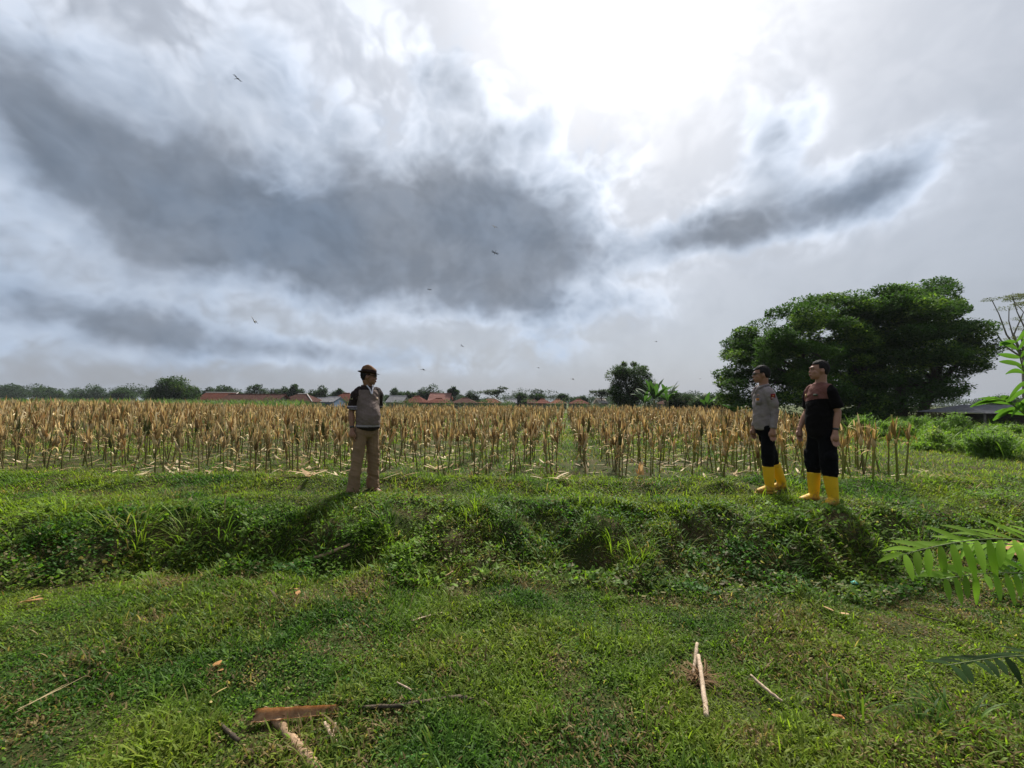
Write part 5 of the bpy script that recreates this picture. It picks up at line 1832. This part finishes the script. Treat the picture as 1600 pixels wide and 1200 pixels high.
husk('dry_leaf', 'small orange leaf in the left half of the lawn', 338, 1048, 3, .05, .022, ((.5, .26, .10), (.4, .2, .08)), 12, spread=.015)
husk('dry_leaf', 'thin yellow leaf above the split plank', 325, 1102, 2, .07, .012, ((.62, .48, .22), (.5, .38, .15)), 13, spread=.01, heading=0)
husk('dry_leaf', 'tan leaf below the sapling leaves, left of the bare patch', 1318, 966, 2, .07, .03, ((.55, .36, .2), (.4, .25, .12)), 14, spread=.02)
husk('dry_leaf', 'small orange leaf on the grass left of the bank toe', 470, 928, 2, .06, .03, ((.5, .28, .12), (.4, .2, .1)), 15, spread=.02)
husk('dry_leaf', 'orange leaf scrap near the bottom right tufts', 1316, 1137, 2, .05, .02, ((.55, .24, .08), (.4, .2, .1)), 16, spread=.01)
husk('dry_leaf', 'pale leaf speck on the edge of the bank', 555, 800, 2, .06, .03, ((.6, .5, .3), (.5, .4, .2)), 17, spread=.01)
g = gp(1338, 919, .035)
bm = bmesh.new()
vs = [bm.verts.new(p) for p in ((-.045, -.01, .0), (.0, -.022, .004), (.05, -.012, -.004), (.045, .016, .008), (.0, .022, .018), (-.04, .014, .010))]
bm.faces.new(vs[:3] + vs[3:])
bmesh.ops.triangulate(bm, faces=bm.faces); bmesh.ops.solidify(bm, geom=bm.faces[:], thickness=.0015)
tag(bm_obj('plastic_scrap', bm, simple_mat('teal_plastic', (.10, .42, .36), (.06, .28, .24), 30, .35, .4, .001), None, tuple(g)), 'scrap of teal plastic in the grass below the bank', 'litter')

# ------------------------------------------------------------------ dragonflies over the field
M_INSECT = simple_mat('insect_body', (.03, .028, .02), (.07, .06, .03), 80, .4, .4, 0)
m, n, out = material('insect_wing')
t = n.new('ShaderNodeBsdfTransparent'); t.inputs[0].default_value = (.85, .85, .85, 1)
b = n.new('ShaderNodeBsdfPrincipled'); b.inputs['Base Color'].default_value = (.06, .055, .045, 1); b.inputs['Roughness'].default_value = .8; b.inputs['Specular IOR Level'].default_value = .05
mx = n.new('ShaderNodeMixShader'); mx.inputs[0].default_value = .6
n.t.links.new(t.outputs[0], mx.inputs[1]); n.t.links.new(b.outputs[0], mx.inputs[2]); n.t.links.new(mx.outputs[0], out.inputs['Surface'])
M_WING = m
bm = bmesh.new()
limb(bm, [((0, -.006, 0), .0035), ((0, .004, .0), .0048), ((0, .012, 0), .0045), ((0, .020, 0), .0022), ((0, .045, -.002), .0016), ((0, .052, -.002), .0014)], 8)
ball(bm, (0, -.009, 0), (.0045, .0035, .0035), 8)
me_body = bpy.data.meshes.new('body'); bm.to_mesh(me_body); bm.free(); me_body.materials.append(M_INSECT)
wings = []
for s_ in (1, -1):
    for yy, sw in ((.004, -.10), (.012, .12)):
        bm = bmesh.new()
        top = [(.003, yy - .003), (.02, yy - .005 + sw * .02), (.042, yy - .003 + sw * .045), (.047, yy + sw * .05), (.040, yy + .005 + sw * .04), (.018, yy + .006), (.003, yy + .003)]
        bm.faces.new([bm.verts.new((s_ * x_, y_, .003 + .10 * x_)) for x_, y_ in top])
        bmesh.ops.solidify(bm, geom=bm.faces[:], thickness=.0003)
        mw = bpy.data.meshes.new('wing'); bm.to_mesh(mw); bm.free(); mw.materials.append(M_WING); wings.append(mw)
DF = [(398, 503, 3.2, (R(60), R(10), R(100)), 'largest flying dragonfly, wings spread, low left in the sky'), (372, 123, 3.9, (R(12), R(5), R(75)), 'highest dragonfly, seen against the pale cloud'),
      (773, 355, 5.2, (R(50), 0, R(40)), 'upper dragonfly of the two below the dark cloud'), (773, 396, 5.0, (R(80), R(20), R(10)), 'lower dragonfly of the two below the dark cloud'),
      (671, 453, 8.5, (R(70), 0, R(20)), 'tiny dragonfly under the dark cloud base'), (723, 541, 6.2, (R(10), R(20), R(60)), 'dragonfly right of the hatted man, higher up'),
      (663, 578, 5.0, (R(8), R(5), R(85)), 'dragonfly close right of the hat'), (842, 575, 7.0, (R(12), 0, R(90)), 'dragonfly over the middle of the village'),
      (896, 593, 6.0, (R(15), R(-15), R(80)), 'low dragonfly left of the airy tree'), (1026, 534, 8.0, (R(10), 0, R(70)), 'dragonfly high above the banana plants'), (1094, 592, 9.0, (R(10), 0, R(30)), 'faint dragonfly above the small banana plant')]
for px, py, dd, rot, lab in DF:
    o = empty('dragonfly', at_depth(px, py, dd))
    o.rotation_euler = rot
    tag(o, lab, 'dragonfly', 'dragonflies in the air')
    link('body', me_body, None, o)
    for mw in wings: link('wing', mw, None, o)


# ------------------------------------------------------------------ the air: a thin even haze
bm = bmesh.new()
y0_, y1_, x1_ = float(YS.min()) - 5, float(YS.max()) + 5, float(XS.max()) + 5
box(bm, (0, (y0_ + y1_) / 2, 6.2), (2 * x1_, y1_ - y0_, 15.6))
print('extent', y0_, y1_, x1_)
hz_o = bm_obj('haze', bm, None, smooth=False)
m = bpy.data.materials.new('haze'); m.use_nodes = True
m.node_tree.nodes.clear()
hn = NT(m.node_tree)
ho = hn.new('ShaderNodeOutputMaterial')
pv = hn.new('ShaderNodeVolumePrincipled')
pv.inputs['Color'].default_value = (.80, .85, .92, 1)
pv.inputs['Density'].default_value = .00022
pv.inputs['Anisotropy'].default_value = .0
m.node_tree.links.new(pv.outputs[0], ho.inputs['Volume'])
hz_o.data.materials.append(m)
tag(hz_o, 'thin pale haze over the fields', 'haze', kind='stuff')
